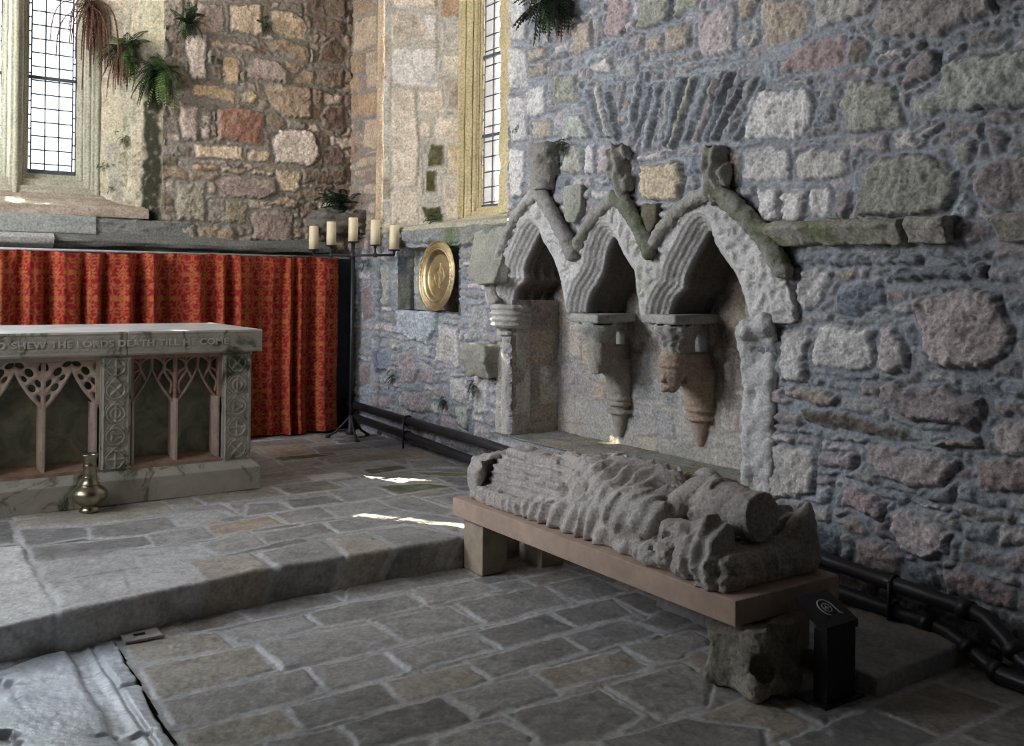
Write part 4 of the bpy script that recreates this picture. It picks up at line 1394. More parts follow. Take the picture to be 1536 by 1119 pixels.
def seat_st(U, V, C, lf, mf, hf):
    k = (np.clip(lf + .35, 0, 1) * sst(1.3, .6, V))[..., None] * .65
    C = C * (1 - k) + np.array([.11, .13, .04]) * k
    return C


o = panel('seat', (3.77, 3.36, .285), (1, 0, 0), (0, 1, 0), (0, 0, 1), .50, 2.36, 131, ['flagtan', 'flag'], sed, res=.0095, cell=(.6, .9), gap=.008, bulge=.006,
          rough=.004, mdepth=-.004, flat=1., stain=seat_st)
o.location = SL
o = panel('seat_front', (3.78, 3.36, .12), (0, 1, 0), (0, 0, 1), (-1, 0, 0), 2.36, .168, 132, ['flagpale', 'flag'], sed, res=.012, cell=(.7, .2), gap=.006, bulge=.008)
o.location = SL

# string course with a mossy top, right of the canopy
def f_str(X, Y, Z):
    z0 = 1.62 - .012 * (3.25 - Y)
    pr = 3.73 + .05 * np.clip((z0 + .02 - Z) / .07, 0, 1) + .05 * np.clip((Z - z0 - .03) / .04, 0, 1)
    f = np.maximum(np.abs(Z - z0) - .058, pr - X)
    brk = np.maximum(np.abs(Y - 2.16) - .10, 3.60 - X)
    f = np.maximum(f, -np.minimum(brk, np.maximum(np.abs(Y - 2.46) - .012, 3.6 - X)))
    f = np.maximum(f, X - 3.9)
    return (f + .012 * n3(X * 14, Y * 14, Z * 14, 4) + .007 * n3(X * 40, Y * 40, Z * 40, 5)) * .8


V_, Q_ = snet(f_str, (3.66, 1.5, 1.53), (3.92, 3.29, 1.72), .0085)
C_ = noise_cols(V_, (.36, .33, .29), seed=8)
k = (np.clip(.6 + f3(V_[:, 0] * 8, V_[:, 1] * 8, V_[:, 2] * 8, 3, 3), 0, 1) * sst(2.4, 2.9, V_[:, 1]))[:, None] * .85
C_ = C_ * (1 - k) + np.array([.10, .14, .03]) * k
struct(link('trim_5', meshdata('trim_5', V_, Q_, C_), M_WALL))
# two broken corbels on the wall, left of the seats
def f_b1(X, Y, Z):
    f = np.maximum(np.maximum(np.abs(Y - 5.82) - .215 + .15 * np.clip(1.6 - Z, 0, 1) * 0, np.abs(Z - 1.55) - .2), X - 3.845)
    f = np.maximum(f, (3.70 + (Z - 1.36) * .38) - X)
    f = np.maximum(f, -(Z - 1.355) + .2 * (Y - 5.8))
    return (f + .03 * n3(X * 7, Y * 7, Z * 7, 4) + .012 * n3(X * 22, Y * 22, Z * 22, 5)) * .7


def f_b2(X, Y, Z):
    f = rbox(X, Y, Z, (3.80, 5.85, .79), (.13, .155, .125), .03)
    f = np.maximum(f, (3.69 + np.clip(.80 - Z, 0, 1) * .35) - X)
    f = np.maximum(f, Z - .91 - .25 * (3.85 - X))
    return np.maximum(f + .02 * n3(X * 9, Y * 9, Z * 9, 14) + .008 * n3(X * 30, Y * 30, Z * 30, 15), X - 3.845) * .75


for nm, f, lo, hi, lab, ms in (('broken_corbel', f_b1, (3.6, 5.5, 1.3), (3.95, 6.15, 1.82), 'worn sloping stone corbel on the wall between the brass dish and the first arch', .06),
                               ('stone_bracket', f_b2, (3.6, 5.55, .6), (3.95, 6.1, 1.02), 'rounded block of stone jutting from the wall below the brass dish, one side mossy', .10)):
    V_, Q_ = snet(f, lo, hi, .011)
    C_ = noise_cols(V_, (.33, .32, .27), moss=ms, mcol=(.16, .19, .05))
    c0 = ((lo[0] + hi[0]) / 2 + .05, (lo[1] + hi[1]) / 2, lo[2])
    thing(nm, lab, 'stone corbel', c0, me=meshdata(nm, V_ - np.array(c0), Q_, C_), mat=M_CARVED)
# ------------------------------------------------------------------ small builders
def lathe(name, prof, n=40, m=None, parent=None, loc=None, smooth=True, cap_ends=True):
    pr = [(max(r, 1e-4), z) for r, z in prof]
    V = []; Q = []
    for r, z in pr:
        for k in range(n):
            a = 2 * math.pi * k / n
            V.append((r * math.cos(a), r * math.sin(a), z))
    for i in range(len(pr) - 1):
        for k in range(n):
            Q.append((i * n + k, i * n + (k + 1) % n, (i + 1) * n + (k + 1) % n, (i + 1) * n + k))
    return link(name, meshdata(name, V, Q, smooth=smooth), m, parent, loc)


def tube(pts, r, n=12, closed_ends=True):
    """vertices and quads of a round bar through points; r may be a list"""
    P = [Vector(p) for p in pts]
    rr = r if isinstance(r, (list, tuple, np.ndarray)) else [r] * len(P)
    V = []; Q = []
    prev = None
    for i, p in enumerate(P):
        t = (P[min(i + 1, len(P) - 1)] - P[max(i - 1, 0)]).normalized()
        if prev is None:
            a = t.orthogonal().normalized()
        else:
            a = (prev - t * prev.dot(t)).normalized()
        prev = a
        b = t.cross(a)
        for k in range(n):
            an = 2 * math.pi * k / n
            V.append(p + (a * math.cos(an) + b * math.sin(an)) * rr[i])
    for i in range(len(P) - 1):
        for k in range(n):
            Q.append((i * n + k, i * n + (k + 1) % n, (i + 1) * n + (k + 1) % n, (i + 1) * n + k))
    if closed_ends:
        for i, sgn in ((0, 1), (len(P) - 1, -1)):
            V.append(P[i] + (P[i] - P[1 if i == 0 else i - 1]) * 1e-4)
            c = len(V) - 1
            for k in range(n):
                q = (i * n + k, i * n + (k + 1) % n)
                Q.append((q[0], q[1], c, c)) if sgn < 0 else Q.append((q[1], q[0], c, c))
    return V, Q


def tubes(name, lst, m, parent=None, loc=None, n=12):
    V = []; F = []
    for pts, r in lst:
        v, q = tube(pts, r, n)
        o = len(V)
        V += [tuple(x) for x in v]
        F += [tuple(dict.fromkeys(i + o for i in f)) for f in q]
    me = bpy.data.meshes.new(name)
    me.from_pydata(V, [], F)
    for p in me.polygons:
        p.use_smooth = True
    return link(name, me, m, parent, loc)


# ------------------------------------------------------------------ altar
M_MARBLE = mat('green_veined_marble', rough=.5, nscale=4.5, distort=1.2, bump=.12, bscale=60, detail=9, spec=.4,
               ramp=[(.33, (.05, .055, .035)), (.41, (.22, .215, .15)), (.46, (.42, .395, .32)), (.62, (.50, .47, .39)), (.80, (.58, .55, .47))])
M_MARBLE_TOP = mat('pale_marble_top', rough=.30, nscale=5, bump=.05, bscale=60, detail=8, spec=.6,
                   ramp=[(.30, (.30, .31, .29)), (.5, (.52, .52, .49)), (.7, (.62, .62, .59))])
M_GREENP = mat('dark_green_marble', rough=.45, nscale=6, bump=.1, detail=9, spec=.4, distort=1.0,
               ramp=[(.30, (.08, .086, .055)), (.5, (.20, .205, .145)), (.62, (.30, .29, .20)), (.78, (.42, .38, .27))])
M_PINKST = mat('pinkish_sandstone', base=(.52, .41, .335), rough=.85, nscale=14, ncon=.25, bump=.25, bscale=90)
M_PINKD = mat('reddish_sandstone', base=(.36, .24, .18), rough=.85, nscale=14, ncon=.3, bump=.25, bscale=90)

alt = thing('altar', 'green veined marble altar with carved pillars and open tracery panels before the red curtain', 'altar', (.91, 6.6, 0))
AL = Vector((-.91, -6.6, 0))


def ap(o):
    o.location = AL
    return o


YF = 6.08
ap(boxes('plinth', [((-.36, 6.035, 0), (2.19, 7.10, .145))], M_MARBLE, alt, bevel=.006))
bm = bmesh.new()
lo = [(-.36, 6.037), (2.188, 6.037), (2.188, 7.10), (-.36, 7.10)]; hi = [(-.31, YF), (2.14, YF), (2.14, 7.05), (-.31, 7.05)]
vs = [bm.verts.new((x, y, .145)) for x, y in lo] + [bm.verts.new((x, y, .195)) for x, y in hi]
for i in range(4):
    bm.faces.new((vs[i], vs[(i + 1) % 4], vs[4 + (i + 1) % 4], vs[4 + i]))
bm.faces.new(vs[4:])
me = bpy.data.meshes.new('plinth_slope'); bm.to_mesh(me); bm.free()
ap(link('plinth_slope', me, M_MARBLE, alt))
slabs = []
for x0, x1 in ((-.37, 1.358), (1.362, 2.20)):
    o = ap(boxes('mensa', [((x0, 6.055, .893), (x1, 7.12, 1.037))], M_MARBLE, alt, bevel=.006))
    o.data.materials.append(M_MARBLE_TOP)
    for p in o.data.polygons:
        if p.normal.z > .9:
            p.material_index = 1
    slabs.append(o)
# lettering and interlace cut along the front edge of the slab
M_LET = mat('raised_marble_letters', base=(.56, .54, .47), rough=.6, nscale=20, ncon=.1, bump=.05)


def text(name, s, width, size, ext, m):
    cu = bpy.data.curves.new(name, 'FONT')
    cu.body = s; cu.size = size; cu.extrude = ext; cu.bevel_depth = ext * .35
    cu.space_character = 1.12; cu.offset = .0008
    o = bpy.data.objects.new(name, cu); COL.objects.link(o)
    dg = bpy.context.evaluated_depsgraph_get()
    me = bpy.data.meshes.new_from_object(o.evaluated_get(dg))
    COL.objects.unlink(o); bpy.data.objects.remove(o)
    n = len(me.vertices)
    c = np.zeros(n * 3); me.vertices.foreach_get('co', c); c = c.reshape(-1, 3)
    c[:, 0] -= c[:, 0].min()
    if width:
        c[:, 0] *= width / c[:, 0].max()
    me.vertices.foreach_set('co', c.ravel()); me.update()
    me.materials.clear()
    return link(name, me, m), c[:, 0].max()


def words(body, x0, width):
    tot = text('lettering', body, None, .052, .003, M_LET)
    L = tot[1]; bpy.data.objects.remove(tot[0])
    done = ''
    for wd in body.split():
        pre = 0
        if done:
            a = text('lettering', done + ' ' + wd, None, .052, .003, M_LET); c_ = text('lettering', wd, None, .052, .003, M_LET)
            pre = a[1] - c_[1]
            bpy.data.objects.remove(a[0]); bpy.data.objects.remove(c_[0])
        o, l1 = text('raised_lettering', wd, None, .052, .003, M_LET)
        k_ = width / L
        for v in o.data.vertices:
            v.co.x = (v.co.x + pre) * k_
        o.parent = slabs[0] if x0 + (pre + l1) * k_ < 1.36 else slabs[1]
        o.rotation_euler = (math.pi / 2, 0, 0)
        o.location = Vector((x0, 6.052, .948))
        done = (done + ' ' + wd).strip()


words('SHEW THE LORDS DEATH TILL HE COME', .735, 1.24)
words('YE DO', .55, .155)


def relief(name, x0, x1, z0, z1, fn, depth, m, res=.004, parent=alt, y=YF):
    nu, nv = int((x1 - x0) / res), int((z1 - z0) / res)
    X, Z = np.meshgrid(np.linspace(x0, x1, nu), np.linspace(z0, z1, nv), indexing='ij')
    h = fn(X - x0, Z - z0, x1 - x0, z1 - z0)
    P = np.stack([X, y - depth * h, Z], -1)
    return ap(link(name, grid_mesh(name, P, np.ones(P.shape) * .4), m, parent))


def band(d, w_): return np.clip(1.3 - np.abs(d) / w_, 0, 1)


def interlace(x, z, w_, h_):
    zz = z / h_ - .5
    r = np.maximum(band(np.abs(zz) - .44, .03), 0)
    for k in range(3):
        r = np.maximum(r, band(zz - .30 * np.sin(x * 2 * math.pi / .17 + k * 2.1), .035) * .6)
    return r * (1 - .55 * (np.abs(zz + .02) < .22)) * (.75 + .25 * n2(x * 60, z * 60, 3))


relief('carved_edge', -.36, 1.355, .897, 1.032, interlace, .006, M_MARBLE, y=6.0545, parent=alt)
relief('carved_edge', 1.366, 2.194, .897, 1.032, interlace, .006, M_MARBLE, y=6.0545, parent=alt)


def rings(seed):
    def f(x, z, w_, h_):
        r = np.maximum(band(np.minimum(x, w_ - x) - .016, .005), band(np.minimum(z, h_ - z) - .016, .005))
        n = 5
        for k in range(n):
            cz = h_ * (k + .5) / n
            dx, dz = x - w_ / 2, z - cz
            rr = np.hypot(dx, dz); an = np.arctan2(dz, dx)
            R = w_ * .30
            r = np.maximum(r, band(rr - R, .005))
            r = np.maximum(r, band(rr - R * 1.28, .004) * (np.abs(np.sin(an)) < .8))
            q = (k + seed) % 4
            inside = rr < R
            if q == 0:
                s_ = np.minimum(np.abs(dx - dz), np.abs(dx + dz)) / 1.414
            elif q == 1:
                s_ = np.minimum(np.abs(dx), np.abs(dz))
            elif q == 2:
                s_ = np.abs(rr - R * .5 * (1 + .35 * np.cos(3 * an)))
            else:
                s_ = np.minimum(np.abs(dx), np.abs(rr - R * .55))
            r = np.maximum(r, band(s_, .006) * inside)
            r = np.maximum(r, band(np.abs(dx) - R * 1.15 * np.abs(np.cos(math.pi * (z - cz) / h_ * n)), .004) * .8)
        return r
    return f


for i, (x0, x1) in enumerate(((1.953, 2.137), (1.218, 1.39), (.438, .61), (-.30, -.12))):
    pil = ap(boxes('pillar', [((x0, YF + .002, .195), (x1, 7.04 if i in (0, 3) else 6.4, .895))], M_MARBLE, alt))
    o = relief('carved_face', x0, x1, .195, .893, rings(i), .011, M_MARBLE)
    o.parent = pil; o.location = (0, 0, 0)


def bay(x0, x1, lights, style):
    b = ap(boxes('back_panel', [((x0 - .02, 6.235, .2), (x1 + .02, 6.30, .9))], M_GREENP, alt))
    fr = ap(boxes('bay_frame', [((x0, 6.10, .865), (x1, 6.24, .895)), ((x0, 6.11, .60), (x0 + .022, 6.24, .87)), ((x1 - .022, 6.11, .60), (x1, 6.24, .87))],
                  M_PINKST if style == 0 else M_PINKD, alt))
    bm = bmesh.new()
    q = [(x0, 6.085, .195), (x1, 6.085, .195), (x1, 6.237, .245), (x0, 6.237, .245), (x0, 6.085, .215), (x1, 6.085, .215)]
    v = [bm.verts.new(p) for p in q]
    bm.faces.new((v[0], v[1], v[5], v[4])); bm.faces.new((v[4], v[5], v[2], v[3]))
    me = bpy.data.meshes.new('bay_sill'); bm.to_mesh(me); bm.free()
    ap(link('bay_sill', me, M_PINKD, alt))
    w_ = (x1 - x0) / lights
    for k in range(lights + 1):
        xc = x0 + k * w_
        edge = k in (0, lights)
        hw = .020
        if edge:
            xc += hw * (1 if k == 0 else -1)
        bm = bmesh.new()
        pr = [(-hw, 6.235), (-hw, 6.16), (-.006, 6.105), (.006, 6.105), (hw, 6.16), (hw, 6.235)]
        lo_ = [bm.verts.new((xc + a, y, .205 + (6.235 - y) * -.0 + (.045 if y > 6.2 else (.02 if y > 6.13 else 0)))) for a, y in pr]
        hi_ = [bm.verts.new((xc + a, y, .61)) for a, y in pr]
        for i in range(len(pr) - 1):
            bm.faces.new((lo_[i], lo_[i + 1], hi_[i + 1], hi_[i]))
        me = bpy.data.meshes.new('mullion'); bm.to_mesh(me); bm.free()
        ap(link('mullion', me, M_PINKST, alt))

    def f(X, Y, Z):
        x, z = np.broadcast_arrays(X[:, :, 0], Z[0, 0][None, :]) if False else np.broadcast_arrays(X[:, 0, :], Z[:, 0, :])
        k = np.clip(np.floor((x - x0) / w_), 0, lights - 1)
        xl = x - x0 - (k + .5) * w_
        h = w_ / 2
        t = np.abs(xl) / h
        tc = np.clip(1 - t, 0, 1)
        arch = .575 + .225 * (.72 * tc + .28 * tc ** 3)
        slope = 1.25
        above = (arch - z) / math.sqrt(1 + slope ** 2)             # negative above the arch line
        if style == 0:
            d = above
            for (tt, zz, a_, b_, rot) in ((.17, .846, .026, .016, -.4), (.50, .803, .029, .020, -.85), (.82, .738, .026, .014, -1.),
                                          (.33, .768, .022, .012, -.9), (.60, .712, .026, .018, -.95), (.86, .650, .026, .011, -1.05), (.92, .835, .014, .026, -.4)):
                sx = np.abs(xl) - tt * h
                sz = z - zz
                c_, s_ = math.cos(rot), math.sin(rot)
                u_ = sx * c_ + sz * s_; v_ = -sx * s_ + sz * c_
                e = (np.sqrt((u_ / a_) ** 2 + (v_ / b_) ** 2) - 1) * min(a_, b_)
                d = np.maximum(d, -e)
        else:
            rib = np.abs(above) - .009
            for pl_ in ([(.0, .79), (.02, .84), (.06, .875)], [(.10, .87), (.42, .845), (.55, .80), (.36, .76), (.30, .735)], [(.95, .865), (.62, .84), (.50, .79), (.68, .74), (.86, .70), (.80, .64)],
                        [(.98, .62), (.97, .74), (.99, .87)], [(.52, .87), (.55, .80), (.75, .78), (.97, .74)]):
                sp2 = smoothline(pl_, 4)
                for i in range(len(sp2) - 1):
                    ax_, az_ = sp2[i][0] * h, sp2[i][1]; ex, ez = sp2[i + 1][0] * h - ax_, sp2[i + 1][1] - az_
                    px_, pz_ = np.abs(xl) - ax_, z - az_
                    tt = np.clip((px_ * ex + pz_ * ez) / (ex * ex + ez * ez + 1e-9), 0, 1)
                    rib = np.minimum(rib, np.hypot(px_ - ex * tt, pz_ - ez * tt) - .0075)
            d = rib
        d = np.maximum(d, np.maximum(z - .872, .575 - z))
        d = np.minimum(d, np.maximum(np.abs(np.abs(xl) - h) - .013, np.maximum(.575 - z, z - .87)))
        yy = np.abs(Y - (6.135 if style == 0 else 6.16)) - .020
        return np.maximum(d[:, None, :], yy + np.clip(.012 + d, -.0, .012)[:, None, :] * .9)
    V, Q = snet(f, (x0 - .004, 6.10, .56), (x1 + .004, 6.20, .885), .0042)
    ap(link('tracery', meshdata('tracery', V, Q), M_PINKST if style == 0 else M_PINKD, alt))


bay(1.39, 1.953, 2, 1)
bay(.61, 1.218, 2, 0)
bay(-.12, .438, 2, 1)

# ------------------------------------------------------------------ red damask curtain on its rail
cur = thing('altar_curtain', 'red and gold damask curtain hanging in folds behind the marble altar', 'curtain', (1.3, 8.0, 0))
x = np.linspace(-1.0, 3.60, 620)
ph = 2 * math.pi * (x / .24 + .55 * n2(x * 3.3, x * 0, 3) + .25 * n2(x * 9, x * 0, 4))
z = np.linspace(.015, 1.565, 190)
X, Zg = np.meshgrid(x, z, indexing='ij')
amp = .050 + .030 * n2(x * 4, x * 0, 9)
am2 = (.55 + .45 * sst(1.56, 1.2, Zg)) * (1 + .35 * sst(.9, .0, Zg))
fold = amp[:, None] * (np.sin(ph)[:, None] + .35 * np.sin(2.1 * ph + 1)[:, None]) * am2
fold += .018 * n2(X * 22, Zg * 3, 8) * sst(1.3, 1.56, Zg) + .01 * n2(X * 5, Zg * 2.5, 14)
Y = 7.985 + fold - .02 * sst(.3, 0, Zg)
Zc = Zg + (.006 * np.sin(ph * 1.0)[:, None] + .012 * n2(X * 2, X * 0, 5)) * sst(1.50, 1.565, Zg) + .03 * n2(X * 2.5, X * 0, 21) * sst(.1, 0, Zg) + .01 * sst(.1, 0, Zg)
sl = np.concatenate([[0], np.cumsum(np.hypot(np.diff(x), np.diff(Y[:, 60])))])   # length measured along the cloth
A, B = np.broadcast_arrays(sl[:, None] * 1.0, Zg)


def damask(a, b):
    pw_, ph_ = .38, .40
    g = np.zeros(a.shape)
    for ox, oz in ((0, 0), (.5, .5)):
        u = ((a / pw_ + ox) % 1 - .5) * pw_
        v = ((b / ph_ + oz) % 1 - .5) * ph_
        u = u * .72; v = v * .82
        r = np.hypot(u, v * .92); t = np.arctan2(v, u)
        ros = (r < .030 + .010 * np.cos(8 * t)) & ~((r > .012) & (r < .017))
        ring = (np.abs(r - .092 - .006 * np.cos(10 * t)) < .0055)
        ring2 = (np.abs(r - .070 - .010 * np.cos(6 * t)) < .0045)
        scr = np.zeros_like(ros)
        for sx in (-1, 1):
            for sz in (-1, 1):
                du, dv = u - sx * .105, v - sz * .10
                rr = np.hypot(du, dv); tt = np.arctan2(dv, du * sx)
                scr |= (np.abs(rr - .012 - .005 * ((tt + math.pi) % (2 * math.pi))) < .0045) & (rr < .046)
        fl = (np.hypot(u, np.abs(v) - .125) < .022 + .008 * np.cos(6 * np.arctan2(np.abs(v) - .125, u)))
        lf_ = (np.abs(v) < .018 - .2 * np.abs(np.abs(u) - .10)) & (np.abs(u) > .06)
        g = np.maximum(g, np.maximum.reduce([ros * 1., ring * .75, ring2 * .55, scr * .7, fl * .9, lf_ * .8]))
    return g


G = damask(A + .004 * n2(A * 40, B * 40, 1), B)
G = .75 * G * (.7 + .3 * n2(A * 160, B * 160, 5)) + .10 * np.clip(n2(A * 60, B * 60, 6), 0, 1)
wv = (1 + .10 * n2(A * 300, B * 40, 4))[..., None]
C = (np.array([.25, .012, .015]) * (1 - G[..., None]) + np.array([.46, .20, .06]) * G[..., None]) * wv
M_CLOTH = mat('damask_cloth', attr=True, rough=.85, nscale=200, ncon=.15, bump=.15, bscale=300, spec=.15)
o = link('curtain_cloth', grid_mesh('curtain_cloth', np.stack([X, Y, Zc], -1), np.clip(C, .003, .9)), M_CLOTH, cur); o.location = (-1.3, -8.0, 0)
o = tubes('curtain_rail', [([(-1.02, 8.02, 1.568), (3.72, 8.02, 1.572)], .011)], mat('pale_rail', base=(.50, .47, .44), rough=.5, nscale=20), cur, (-1.3, -8.0, 0))
M_DARKW = mat('dark_boarding', base=(.022, .028, .036), rough=.8, nscale=8, ncon=.3)
struct(boxes('wall_back_lower', [((-1.2, 8.14, 0), (3.80, 8.24, 1.59)), ((3.55, 8.08, 0), (3.60, 8.16, 1.58))], M_DARKW))

# ------------------------------------------------------------------ candelabra and its five candles
CX, CY = 3.55, 7.58
dv = Vector((math.cos(math.radians(62)), -math.sin(math.radians(62)), 0))
cnd = thing('candelabra', 'black iron five-armed floor candelabra standing in the corner beside the red curtain', 'candelabra', (CX, CY, 0))
tubes('pole', [([(0, 0, .05), (0, 0, 1.70)], .016)], M_IRON, cnd)
tubes('arm', [([tuple(dv * -.43) [:2] + (1.585,), tuple(dv * .43)[:2] + (1.585,)], .011)], M_IRON, cnd)
lathe('knop', [(.0, 1.55), (.022, 1.555), (.028, 1.585), (.022, 1.615), (.0, 1.62)], 16, M_IRON, cnd)
CANDLES = [(-.43, 1.640, .205, 'leftmost ivory candle on the black candelabra, above the end of the curtain'),
           (-.235, 1.675, .205, 'second ivory candle from the left on the black candelabra'),
           (0, 1.705, .205, 'middle ivory candle on the black candelabra, standing highest of the five'),
           (.235, 1.675, .21, 'fourth ivory candle from the left on the black candelabra'),
           (.43, 1.632, .205, 'rightmost ivory candle on the black candelabra, nearest the brass dish')]
M_WAX = mat('ivory_wax', base=(.78, .66, .43), rough=.5, nscale=12, ncon=.08, bump=.08, bscale=60, spec=.4)
_b = M_WAX.node_tree.nodes['Principled BSDF']
_b.inputs['Subsurface Weight'].default_value = .25
_b.inputs['Subsurface Radius'].default_value = (.02, .012, .006)
M_WICK = mat('wick', base=(.05, .045, .04), rough=.9)
for d, zt, h, lab in CANDLES:
    p = dv * d
    tubes('branch', [([(p.x, p.y, 1.585), (p.x, p.y, zt - .012)], .009)], M_IRON, cnd)
    o = lathe('drip_pan', [(0, zt - .03), (.012, zt - .03), (.014, zt - .014), (.048, zt - .010), (.052, zt - .002), (.048, zt - .001), (0, zt - .002)], 24, M_IRON, cnd, (p.x, p.y, 0))
    if 0 < abs(d) < .4:
        lathe('joint', [(0, 1.565), (.018, 1.567), (.02, 1.585), (.018, 1.603), (0, 1.605)], 14, M_IRON, cnd, (p.x, p.y, 0))
    c = thing('candle', lab, 'candle', (CX + p.x, CY + p.y, zt), group='candles on the iron candelabra')
    r = .041
    o = lathe('wax', [(0, 0), (r, 0), (r * 1.01, h * .4), (r * .99, h - .006), (r - .004, h), (r - .008, h - .002), (.012, h - .012), (0, h - .013)], 28, M_WAX, c)
    tubes('wick', [([(0, 0, h - .014), (.001, 0, h), (.004, .001, h + .010)], .0018)], M_WICK, c, n=6)
for k in range(3):
    a = math.radians(20 + 120 * k)
    ux, uy = math.cos(a), math.sin(a)
    tubes('leg', [([(0, 0, .20), (ux * .04, uy * .04, .15), (ux * .13, uy * .13, .055), (ux * .2, uy * .2, .015)], .011),
                  ([(0, 0, .07), (ux * .10, uy * .10, .075)], .006)], M_IRON, cnd)
    lathe('foot', [(0, 0), (.022, 0), (.024, .012), (.012, .02), (0, .022)], 14, M_IRON, cnd, (ux * .205, uy * .205, 0))
lathe('base_boss', [(0, .03), (.04, .035), (.045, .06), (.024, .085), (.02, .2), (0, .21)], 18, M_IRON, cnd)

# ------------------------------------------------------------------ brass dish standing in the aumbry
M_BRASS = mat('aged_brass', base=(.56, .44, .25), rough=.42, nscale=9, ncon=.35, bump=.12, bscale=120, metal=1.0)
M_BRASSD = mat('dull_brass', base=(.34, .30, .215), rough=.33, nscale=10, ncon=.35, bump=.08, bscale=60, metal=1.0)
R = .285
dish = thing('brass_dish', 'round brass alms dish with embossed rim leaning in the square wall recess', 'dish', (3.805, 6.60, A0 + .002))
na, nr = 360, 90
rr = np.concatenate([np.linspace(0, .172, 90), np.linspace(.176, .205, 14), np.linspace(.208, R, 40)])
T_, R_ = np.meshgrid(np.linspace(0, 2 * math.pi, na + 1), rr, indexing='ij')
hgt = np.where(R_ < .172, -.030, np.where(R_ < .205, -.030 + .030 * sst(.172, .205, R_), 0))
rim = sst(.205, .22, R_) * sst(.283, .268, R_)
hgt = hgt + rim * (.0045 * np.abs(np.sin(T_ * 14 + 6 * (R_ - .24) * 60)) * np.abs(np.cos((R_ - .244) * 70)) + .002 * n2(T_ * 40, R_ * 220, 4)) + .004 * (np.abs(R_ - .279) < .006) + .003 * (np.abs(R_ - .210) < .004)
u_, v_ = R_ * np.cos(T_), R_ * np.sin(T_)
emb = (np.abs(np.hypot(u_, v_) - .072) < .003) | ((np.abs(u_) < .007) & (np.abs(v_) < .10)) | ((np.abs(v_ - .015) < .007) & (np.abs(u_) < .035)) | ((np.abs(np.hypot(u_, v_ - .015) - .022) < .004))
hgt = hgt + .006 * emb
P = np.stack([-hgt, u_, v_ + R], -1)
C = np.ones(P.shape) * .5
o = link('bowl', grid_mesh('bowl', P, C, flip=True), M_BRASS, dish)
md = o.modifiers.new('thickness', 'SOLIDIFY'); md.thickness = .004; md.offset = -1
dish.rotation_euler = (0, math.radians(3.5), 0)

# ------------------------------------------------------------------ brass vase on the floor before the altar
lathe_p = [(0, 0), (.052, 0), (.055, .006), (.050, .018), (.040, .028), (.046, .038), (.072, .052), (.092, .075), (.099, .097), (.094, .117), (.076, .137), (.056, .150), (.049, .158),
           (.052, .163), (.046, .170), (.040, .185), (.037, .215), (.0355, .245), (.037, .262), (.040, .266), (.037, .270), (.036, .290), (.039, .308), (.047, .322), (.050, .331), (.047, .334),
           (.037, .322), (.033, .30), (.032, .2), (.0, .19)]
vp = hZ(135, 769, 0)
vase = thing('brass_vase', 'round-bellied brass vase with a tall neck standing on the floor before the altar', 'vase', (vp[0], vp[1] + .02, .004))
lathe('body', [(r, z) for r, z in lathe_p], 48, M_BRASSD, vase)
o = lathe('neck_ring', [(.040, .198), (.0435, .202), (.040, .206)], 40, M_BRASSD, vase)
o = lathe('neck_ring', [(.053, .155), (.058, .160), (.053, .165)], 40, M_BRASSD, vase)

# ------------------------------------------------------------------ heating pipes along the south wall
M_PIPE = mat('black_painted_pipe', base=(.025, .025, .028), rough=.42, nscale=12, ncon=.3, bump=.1, bscale=40, spec=.5)


def pipe(name, lab, pts, rad, collars, straps):
    mid = Vector(pts[len(pts) // 2])
    t = thing(name, lab, 'pipe', tuple(mid), group='heating pipes along the right wall')
    loc = [tuple(Vector(p) - mid) for p in pts]
    tubes('run', [(loc, rad)], M_PIPE, t, n=18)
    for (p, q) in collars:
        tubes('collar', [([tuple(Vector(p) - mid), tuple(Vector(q) - mid)], rad * 1.22)], M_PIPE, t, n=18)
    return t


PU = [(3.74, 8.10, .243), (3.74, 5.74, .205), (3.74, 2.9, .085), (3.74, 2.13, .05), (3.73, 2.05, .042), (3.70, 1.96, .00), (3.68, 1.88, -.06), (3.66, 1.80, -.085), (3.64, 1.4, -.09)]
PL = [(3.74, 8.10, .135), (3.74, 6.9, .10), (3.74, 5.9, .055), (3.74, 2.9, -.040), (3.74, 2.28, -.058), (3.73, 2.20, -.066), (3.70, 2.10, -.085), (3.66, 2.0, -.115), (3.62, 1.92, -.12), (3.60, 1.4, -.12)]
pipe('heating_pipe', 'upper black heating pipe running along the foot of the right wall', PU, .034,
     [((3.74, 2.16, .052), (3.735, 2.11, .048)), ((3.69, 1.93, -.02), (3.685, 1.90, -.045)), ((3.74, 5.2, .182), (3.74, 5.12, .178))], 0)
pipe('heating_pipe', 'lower black heating pipe close to the floor along the right wall', PL, .034,
     [((3.74, 2.33, -.057), (3.738, 2.27, -.060)), ((3.70, 2.11, -.082), (3.685, 2.07, -.092)), ((3.64, 1.97, -.117), (3.63, 1.93, -.12))], 0)
for yb, zf, lab in ((6.9, 0.0, 'iron pipe bracket on the raised floor below the brass dish'), (2.46, -.082, 'iron pipe bracket on the dark floor right of the tomb')):
    t = thing('pipe_bracket', lab, 'bracket', (3.74, yb, zf), group='iron brackets carrying the pipes')
    zu = np.interp(yb, [2.13, 2.9, 5.74, 8.1], [.05, .085, .205, .243]) - zf
    zl = np.interp(yb, [2.28, 2.9, 5.9, 6.9, 8.1], [-.058, -.04, .055, .10, .135]) - zf
    tubes('stem', [([(-.04, 0, 0), (-.04, 0, zu + .02)], .008)], M_IRON, t)
    for zz in (zu, zl):
        ringp = [(.039 * math.cos(a), 0, zz + .039 * math.sin(a)) for a in np.linspace(0, 2 * math.pi, 20)]
        tubes('clip', [(ringp, .006)], M_IRON, t, n=8)

